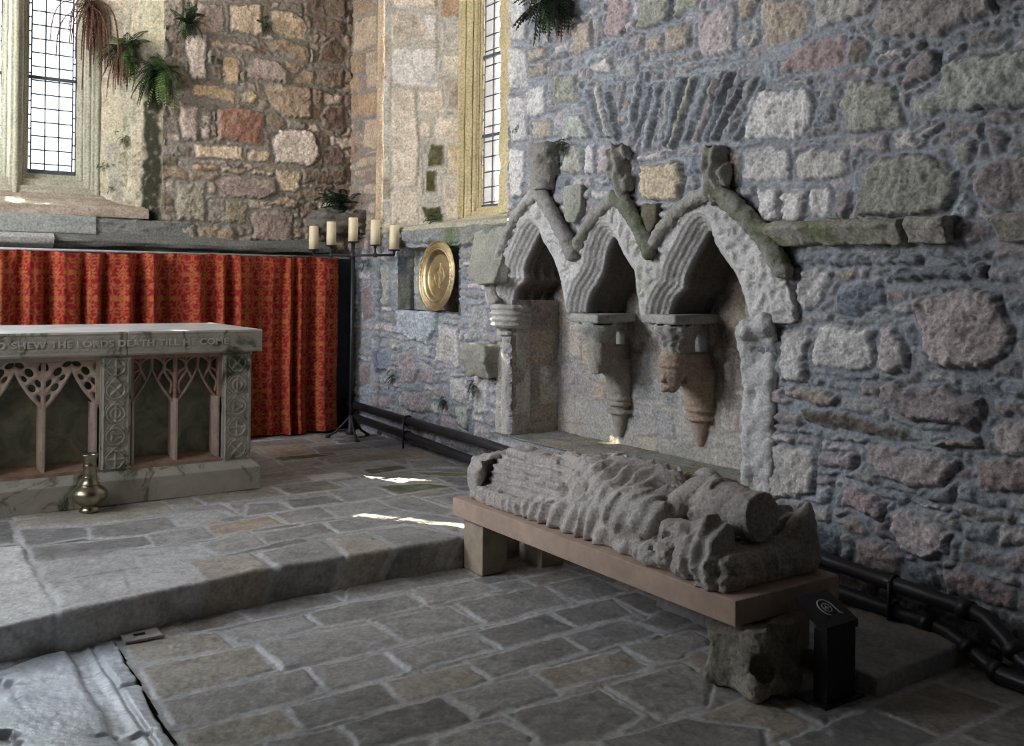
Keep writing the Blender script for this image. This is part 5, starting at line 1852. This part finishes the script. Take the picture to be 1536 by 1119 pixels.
# ------------------------------------------------------------------ bench of stone carrying the effigy
M_BENCH = mat('pink_sandstone_slab', base=(.43, .315, .245), rough=.85, nscale=9, ncon=.16, bump=.3, bscale=70)
M_LEG = mat('tan_sandstone_block', base=(.36, .29, .22), rough=.9, nscale=14, ncon=.2, bump=.35, bscale=60)
bn = thing('stone_bench', 'low pinkish sandstone slab on square stone blocks carrying the carved tomb figure', 'bench', (2.945, 3.375, ZL))
BL = Vector((-2.945, -3.375, -ZL))
o = boxes('slab', [((2.645, 2.38, .113), (3.245, 4.37, .209))], M_BENCH, bn, bevel=.006); o.location = BL
for lo_, hi_ in (((2.684, 4.13, ZL), (2.84, 4.315, .113)), ((3.02, 4.07, ZL), (3.17, 4.28, .113)), ((2.93, 2.46, ZL), (3.17, 2.60, .113))):
    o = boxes('leg', [(lo_, hi_)], M_LEG, bn, bevel=.006); o.location = BL


def f_blk(X, Y, Z):
    f = rbox(X, Y, Z, (2.80, 2.43, -.025), (.115, .125, .137), .03)
    f = f + .030 * n3(X * 9, Y * 9, Z * 9, 4) + .014 * n3(X * 24, Y * 24, Z * 24, 5) + .006 * n3(X * 70, Y * 70, Z * 70, 6)
    f = np.maximum(f, -ell(X, Y, Z, (2.735, 2.32, -.03), (.05, .055, .06)))           # deep socket
    f = np.maximum(f, -ell(X, Y, Z, (2.78, 2.30, .10), (.035, .05, .05)))
    f = np.maximum(f, -ell(X, Y, Z, (2.69, 2.52, .10), (.05, .09, .05)))
    return np.maximum(f, np.maximum(Z - .111, ZL - Z)) * .8


V_, Q_ = snet(f_blk, (2.64, 2.26, ZL - .01), (2.96, 2.60, .125), .0055)
C_ = noise_cols(V_, (.30, .27, .22), s=8, amp=.35)
c0 = np.array([2.80, 2.43, ZL])
thing('carved_stone_fragment', 'rough pitted stone with a dark socket propping the near end of the bench', 'stone block', c0, me=meshdata('carved_stone_fragment', V_ - c0, Q_, C_), mat=M_CARVED)

# ------------------------------------------------------------------ audio-guide post
M_BLK = mat('matt_black_metal', base=(.012, .012, .013), rough=.45, nscale=30, ncon=.2, bump=.03)
M_EMB = mat('pale_print', base=(.55, .57, .58), rough=.6, nscale=30, ncon=.05, bump=0)
ps = thing('sign_post', 'short black metal post with a pale round swirl emblem on its sloping head', 'sign post', (2.975, 2.2, ZL))
boxes('base_plate', [((-.115, -.05, 0), (.115, .085, .012))], M_BLK, ps, bevel=.003)
boxes('post', [((-.08, -.03, .012), (.085, .03, .275))], M_BLK, ps, bevel=.004)
bm = bmesh.new()
pr = [(-.035, .262), (.105, .335), (.105, .363), (-.035, .290)]
vs = [[bm.verts.new((x_, y_, z_)) for y_, z_ in pr] for x_ in (-.092, .09)]
for i in range(4):
    bm.faces.new((vs[0][i], vs[0][(i + 1) % 4], vs[1][(i + 1) % 4], vs[1][i]))
bm.faces.new(vs[0]); bm.faces.new(vs[1])
me = bpy.data.meshes.new('head'); bm.to_mesh(me); bm.free()
hd = link('head', me, M_BLK, ps)
sy, sz = .073 / .14, 1
pts = []
cx_, cy_ = .0, .035
def onhead(a, b): return (cx_ + a, cy_ + b, .290 + (cy_ + b + .035) * .073 / .14 + .0012)
arc = [onhead(.036 * math.cos(t), .034 * math.sin(t)) for t in np.linspace(-.35, math.pi * 1.35, 30)]
arc2 = [onhead(.019 * math.cos(t), .018 * math.sin(t)) for t in np.linspace(0, 2 * math.pi, 24)]
bar_ = [onhead(.036, -.008), onhead(.038, -.03), onhead(.05, -.035)]
tubes('swirl_emblem', [(arc, .0028), (arc2, .0026), (bar_, .0028), ([onhead(-.011, 0), onhead(.011, 0)], .0026), ([onhead(0, -.011), onhead(0, .011)], .0022)], M_EMB, hd, n=6)

# ------------------------------------------------------------------ old grave slab let into the floor
def f_ledger():
    res = .0065
    u = np.arange(-.95, .94, res); v = np.arange(2.0, 4.42, res)
    U, V = np.meshgrid(u, v, indexing='ij')
    h = .006 + .006 * f2(U * 5, V * 5, 4, 2) + .0012 * f2(U * 22, V * 14, 5, 3) + .0008 * n2(U * 60, V * 26, 6)
    ex = EDGE(V)
    inner = .715 + .008 * n2(V * 6, V * 0, 3)
    d = U - inner
    flat = (U < inner) & (V < 4.17)
    h += .012 * sst(.02, -.02, d) * (V < 4.17)
    h -= .012 * sst(.0, .006, d) * sst(.10, .05, d) * (V < 4.22)
    h -= .012 * np.exp(-((U - .815 - .004 * n2(V * 9, V * 0, 4)) / .009) ** 2) * (V < 4.23)
    flake = np.clip(f2(U * 11, V * 22, 9, 4) - .15, 0, 1)
    flake = flake * np.clip(f2(U * 3, V * 3, 29, 2) + .45, 0, 1)
    h -= np.where(flat, .004 * flake, .012 * flake)
    lam = np.clip(np.sin(V * 160 + 10 * f2(U * 8, V * 6, 11, 3)) - .55, 0, 1) * (U > inner)
    h -= .004 * lam
    gl = 4.16 + (U - .55) * .62 + .02 * n2(U * 10, U * 0, 8)
    h -= .045 * np.exp(-((V - gl) / .017) ** 2) * (U < .70)
    ch = np.hypot((U - .40) / .10, (V - 3.86) / .16) - 1 + .5 * f2(U * 14, V * 14, 15, 3)
    h -= .028 * sst(.1, -.15, ch)
    ch = np.hypot((U - .36) / .09, (V - 3.42) / .12) - 1 + .5 * f2(U * 14, V * 14, 18, 3)
    h -= .03 * sst(.1, -.15, ch)
    h -= .05 * sst(-.02, .004, U - ex + .01 * n2(V * 18, V * 0, 2))
    for a, b in ((.86, 3.72), (.80, 3.30), (.70, 3.33)):
        h -= .035 * np.exp(-(((U - a) / .03) ** 2 + ((V - b) / .012) ** 2))
    base = np.array([.62, .65, .69])
    q = f2(U * 6, V * 6, 21, 4); q2 = f2(U * 30, V * 16, 22, 3)
    C = base * (1 + .22 * q + .22 * q2)[..., None]
    k = np.clip(flake * 2.5, 0, 1)[..., None] * .5
    C = C * (1 - k) + np.array([.15, .16, .175]) * k
    P = np.stack([U - .2, V - 3.2, np.maximum(h, -.05)], -1)
    return grid_mesh('grave_slab', P, np.clip(C, .02, .9), U < ex + .004)


thing('grave_slab', 'wet bluish worn grave slab with long grooves set in the floor below the step', 'grave slab', (.2, 3.2, ZL), me=f_ledger(), mat=M_LEDGER)
t = thing('floor_plate', 'small pale metal plate with a square slot in the floor against the step', 'metal plate', (1.01, 4.175, ZL + .006))
M_PLATE = mat('pale_worn_metal', base=(.42, .38, .36), rough=.6, nscale=20)
boxes('plate', [((-.075, -.045, 0), (.075, .0, .01)), ((-.075, .03, 0), (.075, .06, .01)), ((-.075, 0, 0), (-.03, .03, .01)), ((.02, 0, 0), (.075, .03, .01))], M_PLATE, t)
boxes('slot', [((-.03, 0, 0), (.02, .03, .002))], M_BLK, t)
# ------------------------------------------------------------------ recumbent tomb effigy
ef = thing('tomb_effigy', 'weathered grey stone figure in priestly robes lying on its back on the low bench', 'tomb effigy', (2.945, 3.38, .209))
EL = Vector((-2.945, -3.38, -.209))
COL_F = (.46, .42, .385)
ZB = .209


def epart(name, f, lo, hi, res, base=COL_F, **kw):
    V, Q = snet(f, lo, hi, res)
    C = noise_cols(V, base, pale=.35, **kw)
    o = link(name, meshdata(name, V, Q, C), M_CARVED, ef)
    o.location = EL
    return o


XC = 2.95


def f_fig(X, Y, Z):
    bb = rbox(X, Y, Z, (XC, 3.36, ZB + .035), (.235 + .02 * np.sin(Y * 5), .90, .045), .02)
    # legs under a long pleated gown
    t = np.clip((4.26 - Y) / .75, 0, 1)
    hw = .185 + .03 * t; hh = .225 + .055 * sst(0, 1, t)
    legs = (np.sqrt(np.abs((X - XC) / hw) ** 2.6 + np.abs((Z - ZB - .03) / hh) ** 2.6 + 1e-9) ** (1 / 1.3) - 1) * .18
    legs = np.maximum(legs, np.maximum(Y - 4.235, 3.40 - Y))
    pl = (Z * .85 + np.abs(X - XC) * -.55)
    legs = legs + .014 * np.abs(np.sin(pl * math.pi / .036 + .6 * np.sin(Y * 3))) * sst(3.50, 3.62, Y)
    # hanging band of cloth over the knees, broken away
    bnd = rbox(X, Y, Z, (XC - .03, 3.93 , .462 + .05 * (4.1 - 3.93)), (.085, .22, .018), .01) + .012 * n3(X * 16, Y * 16, Z * 16, 41)
    # chest with deep V folds
    tor = (np.sqrt(((X - XC) / .225) ** 2 + ((Y - 3.20) / .50) ** 2 + ((Z - ZB - .06) / .275) ** 2) - 1) * .2
    vf = np.sin((Y - .95 * np.abs(X - XC - .01) + .03 * np.sin(X * 30)) * 2 * math.pi / .088)
    tor = tor - .017 * (vf + .5 * n3(X * 14, Y * 14, Z * 14, 45)) * sst(2.92, 3.02, Y) * sst(3.66, 3.5, Y) * sst(ZB + .12, ZB + .2, Z)
    f = smin(smin(legs, tor, .05), bnd, .01)
    f = smin(f, bb, .03)
    # arms: near sleeve is wide and hangs in folds
    for s in (-1, 1):
        sh = (XC + .19 * s, 2.93, ZB + .17); elb = (XC + .205 * s, 3.12, ZB + .155); hnd = (XC + .07 * s, 3.50, ZB + .29)
        arm = smin(cap(X, Y, Z, sh, elb, .075, .082), cap(X, Y, Z, elb, hnd, .080, .05), .03)
        yl = (Y - 3.0)
        arm = arm - .007 * np.sin((Y + .5 * Z) * 2 * math.pi / .09 + 1.6 * np.sin(X * 22)) + .005 * n3(X * 16, Y * 16, Z * 16, 44)
        slv = ell(X, Y, Z, (XC + .165 * s, 3.05, ZB + .15), (.095, .19, .125)) - .006 * np.sin((Y * .8 + Z) * 2 * math.pi / .07)
        f = smin(smin(f, arm, .025), slv, .03)
        # drapery falling from the forearm to the slab in zigzag folds
        dr = rbox(X, Y, Z, (XC + .205 * s, 3.40, ZB + .085), (.045, .36, .085 ), .02)
        dr = np.maximum(dr, Z - (ZB + .20 - .25 * np.abs(Y - 3.25)))
        dr = dr - .015 * np.sin((Y + .55 * (Z - ZB)) * 2 * math.pi / .105 + 2.6 * np.sin(Y * 7 + 1) + 1.5 * np.sin(Y * 17)) * sst(ZB + .22, ZB + .02, Z)
        f = smin(f, dr, .02)
        hem = rbox(X, Y, Z, (XC + .20 * s, 3.95, ZB + .035), (.05, .26, .035), .02) - .010 * np.sin(Y * 2 * math.pi / .06)
        f = smin(f, hem, .015)
    hands = smin(cap(X, Y, Z, (XC - .06, 3.46, ZB + .30), (XC + .05, 3.54, ZB + .285), .045, .035), cap(X, Y, Z, (XC - .085, 3.50, ZB + .27), (XC - .02, 3.72, ZB + .285), .045, .03), .02)
    f = smin(f, hands, .02)
    # sleeve cuff, broken open
    f = np.maximum(f, -ell(X, Y, Z, (XC - .215, 3.56, ZB + .175), (.06, .05, .03)))
    f = np.maximum(f, -ell(X, Y, Z, (XC - .235, 3.20, ZB + .275), (.04, .07, .035)))
    # neck, worn head and tall cap broken off short
    col = np.sqrt((np.sqrt((X - XC) ** 2 + (Z - ZB - .17) ** 2) - .125) ** 2 + ((Y - 2.885 + .2 * (Z - ZB - .17)) * .8) ** 2) - .042
    f = smin(f, col, .02)
    head = smin(ell(X, Y, Z, (XC, 2.745, ZB + .215), (.115, .135, .125)), cap(X, Y, Z, (XC - .005, 2.66, ZB + .225), (XC, 2.545, ZB + .235), .108, .098), .05)
    head = np.maximum(head, 2.515 + .12 * (Z - ZB - .2) - Y)
    f = smin(f, head, .025)
    f = smin(f, cap(X, Y, Z, (XC, 2.80, ZB + .325), (XC, 2.765, ZB + .345), .014, .020), .02)          # worn nose
    for s in (-1, 1):
        f = np.maximum(f, -ell(X, Y, Z, (XC + .042 * s, 2.755, ZB + .345), (.022, .018, .016)))
        f = smin(f, cap(X, Y, Z, (XC + .075 * s, 2.735, ZB + .325), (XC + .02 * s, 2.735, ZB + .345), .010), .012)
        ear = np.sqrt((np.sqrt((Y - 2.78) ** 2 + (Z - ZB - .20) ** 2) - .026) ** 2 + (X - XC - .112 * s) ** 2) - .011
        f = smin(f, ear, .008)
    f = np.maximum(f, -ell(X, Y, Z, (XC, 2.84, ZB + .322), (.026, .008, .010)))
    er = .006 * n3(X * 13, Y * 13, Z * 13, 61) + .005 * n3(X * 34, Y * 34, Z * 34, 62) + .003 * n3(X * 85, Y * 85, Z * 85, 63)
    f = f + er
    f = np.maximum(f, ZB + .0015 - Z)
    return f * .75


epart('figure', f_fig, (2.64, 2.44, ZB - .01), (3.26, 4.28, .60), .0068)


def f_foot(X, Y, Z):
    # upright hollowed block at the feet
    f = rbox(X, Y, Z, (XC - .02, 4.27, ZB + .115), (.235, .055, .125), .03)
    f = np.maximum(f, (np.abs(X - XC + .02) + 1.15 * (Z - ZB - .115)) * .64 - .175)
    f = np.maximum(f, -rbox(X, Y, Z, (XC - .03, 4.225, ZB + .125), (.185, .035, .085), .02))
    return np.maximum(f + .016 * n3(X * 12, Y * 12, Z * 12, 5) + .007 * n3(X * 36, Y * 36, Z * 36, 6), ZB + .0015 - Z) * .75


def f_pil(X, Y, Z):
    f = rbox(X, Y, Z, (XC + .01, 2.575, ZB + .065), (.235, .125, .065), .045)
    f = f - .010 * np.sin((X + .3 * Y) * 60) * sst(.05, .0, np.abs(Z - ZB - .07))
    f = smin(f, cap(X, Y, Z, (XC + .20, 2.52, ZB + .08), (XC + .215, 2.475, ZB + .265), .095, .022), .05)     # cushion corner drawn up to a point
    f = f + .008 * n3(X * 14, Y * 14, Z * 14, 8) + .005 * n3(X * 40, Y * 40, Z * 40, 9)
    return np.maximum(f, ZB + .001 - Z) * .75


def f_ang(side):
    def f(X, Y, Z):
        s = side
        x = (X - XC) * s            # towards the outside
        b = ell(x, Y, Z, (.215, 2.66, ZB + .075), (.085, .17, .10))
        b = smin(b, cap(x, Y, Z, (.20, 2.60, ZB + .17), (.225, 2.53, ZB + .02), .07, .085), .04)
        b = b - .013 * np.sin((Y + .15 * x) * 2 * math.pi / .075 + .7 + 1.5 * np.sin(Z * 14)) * sst(2.70, 2.62, Y) * sst(2.46, 2.52, Y)      # upright folds of wing and robe
        hd = ell(x, Y, Z, (.195, 2.80, ZB + .135), (.062, .080, .062))
        b = smin(b, hd, .03)
        b = smin(b, cap(x, Y, Z, (.215, 2.74, ZB + .16), (.12, 2.68, ZB + .20), .038, .032), .03)
        b = smin(b, cap(x, Y, Z, (.235, 2.95, ZB + .03), (.235, 2.80, ZB + .055), .05, .06), .03)
        b = np.maximum(b, -ell(x, Y, Z, (.262, 2.795, ZB + .135), (.022, .026, .022)))
        b = np.maximum(b, -ell(x, Y, Z, (.275, 2.74, ZB + .07), (.03, .02, .035)))
        b = np.maximum(b, -ell(x, Y, Z, (.275, 2.86, ZB + .06), (.025, .018, .03)))
        b = b + .014 * n3(X * 18, Y * 18, Z * 18, 18) + .010 * n3(X * 40, Y * 40, Z * 40, 19) * sst(ZB + .14, ZB + .05, Z) + .004 * n3(X * 80, Y * 80, Z * 80, 20)
        if side > 0:
            b = smin(b, ell(X, Y, Z, (XC + .17, 2.98, ZB + .255), (.06, .085, .085)), .04)       # broken shoulder of the far angel
        return np.maximum(b, ZB + .001 - Z) * .75
    return f


epart('footrest', f_foot, (2.64, 4.17, ZB - .01), (3.24, 4.365, .50), .0072)
epart('pillow', f_pil, (2.64, 2.39, ZB - .01), (3.25, 2.75, .52), .0072)
epart('angel', f_ang(-1), (2.60, 2.40, ZB - .01), (2.90, 3.06, .50), .0065)
epart('angel', f_ang(1), (3.00, 2.40, ZB - .01), (3.27, 3.12, .60), .0075)

# ------------------------------------------------------------------ ferns rooted in the walls
def leafmat(name, c1, c2):
    m = mat(name, attr=True, rough=.6, nscale=40, ncon=.25, bump=0, spec=.35)
    b = m.node_tree.nodes['Principled BSDF']
    b.inputs['Transmission Weight'].default_value = 0
    return m


M_FERN = leafmat('fern_leaf', 0, 0)


def frond(V, F, Cc, p0, d0, length, width, droop, n, rg, col, curl=0.):
    d = Vector(d0).normalized(); p = Vector(p0)
    st = length / n
    side0 = d.cross(Vector((0, 0, 1)))
    if side0.length < .1:
        side0 = Vector((1, 0, 0))
    side0.normalize()
    pts = []
    for i in range(n + 1):
        pts.append((p.copy(), d.copy()))
        d = (d + Vector((0, 0, -droop * st / length * (1.2 + 1.5 * i / n))) + Vector(rg.normal(0, .02, 3))).normalized()
        p = p + d * st
    r = length * .008 + .0006
    v, q = tube([x[0] for x in pts[::2]] if n > 6 else [x[0] for x in pts], r, 4, False)
    o = len(V)
    V.extend([tuple(x) for x in v]); F.extend([tuple(i + o for i in f) for f in q]); Cc.extend([(col[0] * .8, col[1] * .6, col[2] * .7)] * len(v))
    for i in range(1, n + 1):
        t = i / n
        w_ = width * (math.sin(math.pi * min(1, t * .86 + .12)) ** .8) * rg.uniform(.85, 1.1)
        p, d = pts[i]
        s = d.cross(Vector((0, 0, 1)))
        s = s.normalized() if s.length > .1 else side0
        up_ = s.cross(d)
        for sg in (-1, 1):
            tip = p + (s * sg * .95 + d * .35 - up_ * .15 + Vector((0, 0, -.15))).normalized() * w_
            m1 = p.lerp(tip, .45) + d * st * .38 + up_ * .002
            m2 = p.lerp(tip, .45) - d * st * .30
            o = len(V)
            V.extend([tuple(p), tuple(m2), tuple(tip), tuple(m1)])
            F.append((o, o + 1, o + 2, o + 3))
            k = rg.uniform(.7, 1.35)
            Cc.extend([(col[0] * k, col[1] * k, col[2] * k)] * 4)


def make_me(name, V, F, C):
    me = bpy.data.meshes.new(name)
    me.from_pydata(V, [], F)
    c = np.ones((len(V), 4), np.float32); c[:, :3] = C
    me.color_attributes.new('Col', 'FLOAT_COLOR', 'POINT').data.foreach_set('color', c.ravel())
    me.materials.append(M_FERN)
    for p in me.polygons:
        p.use_smooth = False
    return me


GREEN, DARK, BRIGHT, BROWN = (.045, .085, .022), (.016, .032, .014), (.11, .19, .045), (.16, .085, .05)


def fern(label, root, normal, nf, length, width, droop, cols, seed, spread=1.0, updir=.5, dead=0, deadlen=.3, name='fern', group=None, nl=14):
    rg = np.random.default_rng(seed)
    root = Vector(root); nrm = Vector(normal).normalized()
    t = thing(name, label, 'fern', root, group=group)
    tang = nrm.cross(Vector((0, 0, 1))).normalized()
    V, F, C = [], [], []
    for i in range(nf):
        a = rg.uniform(-1, 1) * spread
        e = rg.uniform(-.8, 1.0) * updir
        d = nrm * rg.uniform(.45, 1.) + tang * a + Vector((0, 0, e))
        L = length * rg.uniform(.55, 1.1)
        frond(V, F, C, tuple(tang * rg.normal(0, .025) + nrm * -.01 + Vector((0, 0, rg.normal(0, .02)))), d, L, width * rg.uniform(.8, 1.1), droop * rg.uniform(.15, 1.25), nl, rg,
              cols[rg.integers(len(cols))])
    link('fronds', make_me('fronds', V, F, C), None, t)
    if dead:
        V, F, C = [], [], []
        for i in range(dead):
            d = nrm * rg.uniform(.3, .8) + tang * rg.uniform(-.6, .6) + Vector((0, 0, rg.uniform(-1.2, .1)))
            frond(V, F, C, tuple(tang * rg.normal(0, .05) + Vector((0, 0, rg.normal(0, .04)))), d, deadlen * rg.uniform(.5, 1.15), width * .35, 2.2, nl, rg, BROWN)
        link('dead_fronds', make_me('dead_fronds', V, F, C), None, t)
    return t


NSP = (-.70, -.71, 0)


def on_splay(x, y):
    return hit(x, y, (1.715, 8.69, 0), NSP) + np.array([-.01, -.01, 0])


fern('tuft of dead brown fern hanging over the edge of the left window glass', hY(138, 4, 8.66), (-.4, -1, 0), 9, .26, .045, 1.0, [GREEN, BROWN, DARK], 1, 1.1, .6, 40, .62, name='dried_fern')
fern('bushy green fern clump with dead fronds on the plaster beside the left window', on_splay(192, 72), NSP, 40, .33, .060, 1.5, [GREEN, DARK, GREEN, BRIGHT], 2, 1.5, .8, 26, .40)
fern('largest green fern with arching bright fronds, above the black moss streak', on_splay(246, 108), NSP, 46, .36, .066, 1.7, [GREEN, BRIGHT, GREEN, DARK], 3, 1.7, .75, 12, .3)
fern('slender fern climbing the wall beside the top of the big fern clumps', hY(284, 34, 8.25), (0, -1, 0), 26, .24, .046, 1.2, [GREEN, DARK], 4, .9, 1.6)
fern('small fern between cream stones high on the back wall', hY(397, 36, 8.25), (0, -1, 0), 11, .13, .03, 1.9, [DARK, GREEN], 5, 1.0, .8)
fern('tiny fern in the joint above a yellow stone on the back wall', hY(323, 88, 8.25), (0, -1, 0), 9, .10, .026, 2.0, [DARK, GREEN], 6)
fern('small dark fern on the window plaster halfway down beside the glass', on_splay(187, 205), NSP, 9, .10, .026, 2.0, [DARK, GREEN], 7)
fern('tiny fern on the window plaster low beside the glass', on_splay(161, 248), NSP, 8, .07, .02, 2.0, [GREEN], 8)
fern('tiniest fern sprigs just above the window sill corner', on_splay(170, 283), NSP, 6, .05, .016, 2.0, [GREEN], 9)
fern('dark bushy fern growing on the rough ledge in the corner above the candles', hX(513, 306, 3.72), (-.7, -.7, 0), 44, .30, .055, 1.2, [DARK, DARK, (.02, .06, .03)], 10, 1.0, 1.2)
fern('green fern sprouting on the sill under the mossy stones of the tall window', hX(655, 326, 3.95), (-1, -.3, 0), 12, .17, .035, 1.2, [GREEN, BRIGHT, DARK], 11, 1.1, .9)
fern('small dense fern on the wall between the first and second carved finials', hX(846, 216, 3.80), (-1, 0, 0), 16, .10, .024, 1.8, [GREEN, DARK], 12, .9, .8)
fern('big dark fern hanging from the top of the wall above the stone seats', hX(838, -6, 3.80), (-1, 0, 0), 48, .36, .062, 2.3, [DARK, DARK, GREEN], 13, 1.5, .3, 6, .3)
fern('tiny fern on the pale edge stones beside the tall window', hX(776, 194, 3.82), (-1, 0, 0), 6, .06, .018, 1.8, [GREEN], 14)
fern('dark fern low on the wall between pink and blue stones, left of the mossy bracket', hX(590, 562, 3.82), (-1, 0, 0), 9, .11, .03, 2.6, [DARK], 15)
fern('green fern tucked under the jutting mossy stone bracket', hX(711, 576, 3.80), (-1, 0, 0), 12, .10, .026, 2.2, [GREEN, DARK], 16)
fern('dark little fern low on the wall just above the pipes', hX(664, 602, 3.82), (-1, 0, 0), 10, .10, .026, 2.2, [DARK, GREEN], 17)
fern('small fern beside the candelabra pole just below the arm', hX(549, 394, 3.82), (-1, 0, 0), 7, .08, .022, 2.0, [GREEN, DARK], 18)
# rough ledge stones in the corner under that fern
def f_led(X, Y, Z):
    f = rbox(X, Y, Z, (3.66, 8.14, 1.90), (.24, .20, .10), .03)
    return (f + .04 * n3(X * 9, Y * 9, Z * 9, 4) + .015 * n3(X * 26, Y * 26, Z * 26, 5) + .012 * np.sin(Z * 90)) * .7


V_, Q_ = snet(f_led, (3.36, 7.86, 1.72), (3.90, 8.32, 2.05), .012)
struct(link('trim_6', meshdata('trim_6', V_, Q_, noise_cols(V_, (.20, .18, .15), moss=.1)), M_WALL))

# ------------------------------------------------------------------ unseen sheet added outside the east window: its gaps shape the sun streaks
sd = Vector(SUND).normalized()
e1 = sd.cross(Vector((0, 0, 1))).normalized(); e2 = e1.cross(sd).normalized()
G0 = Vector((.5, 8.82, 3.6)); T0 = G0 - sd * 6


def ab(p):
    v = Vector(p) - T0
    return v.dot(e1), v.dot(e2)


corners = [ab((x, 8.82, z)) for x in (-.62, 1.62) for z in (2.15, 5.1)]
a0, a1 = min(c[0] for c in corners) - .2, max(c[0] for c in corners) + .2
b0, b1 = min(c[1] for c in corners) - .2, max(c[1] for c in corners) + .2
A_, B_ = np.meshgrid(np.arange(a0, a1, .014), np.arange(b0, b1, .014), indexing='ij')
GAPS = [((2.82, 6.24, 0), (3.08, 5.80, 0), .040), ((3.14, 5.86, 0), (3.24, 5.72, 0), .035), ((2.42, 5.06, 0), (2.62, 4.84, 0), .034), ((2.60, 4.86, 0), (2.78, 4.50, 0), .045),
        ((3.84, 5.68, .46), (3.84, 5.68, .90), .026), ((3.78, 5.60, .93), (3.78, 5.60, 1.14), .034), ((4.18, 5.10, .29), (4.22, 4.92, .29), .024), ((4.2, 4.86, .36), (4.2, 4.86, .44), .03),
        ((1.10, 8.30, 1.95), (1.26, 8.42, 1.97), .03), ((1.30, 8.34, 1.95), (1.42, 8.40, 1.97), .022), ((1.0, 8.36, 1.95), (1.08, 8.5, 1.97), .03)]
keep = np.ones(A_.shape, bool)
for p, q, r in GAPS:
    (pa, pb), (qa, qb) = ab(p), ab(q)
    ex, ey = qa - pa, qb - pb
    t = np.clip(((A_ - pa) * ex + (B_ - pb) * ey) / (ex * ex + ey * ey + 1e-9), 0, 1)
    d = np.hypot(A_ - pa - ex * t, B_ - pb - ey * t) + .014 * f2(A_ * 14, B_ * 14, 6, 3)
    keep &= d > r
P = np.array(T0)[None, None] + A_[..., None] * np.array(e1) + B_[..., None] * np.array(e2) + np.array(sd) * (.25 * f2(A_ * 3, B_ * 3, 4, 4))[..., None]
o = link('added_sun_mask', grid_mesh('added_sun_mask', P, np.ones(P.shape) * np.array([.03, .05, .02]), keep), M_FERN)
o['kind'] = 'stuff'
o['label'] = 'unseen dark sheet with gaps added outside the left window to shape sunlight'
o['category'] = 'sun mask'
md = o.modifiers.new('depth', 'SOLIDIFY'); md.thickness = .08
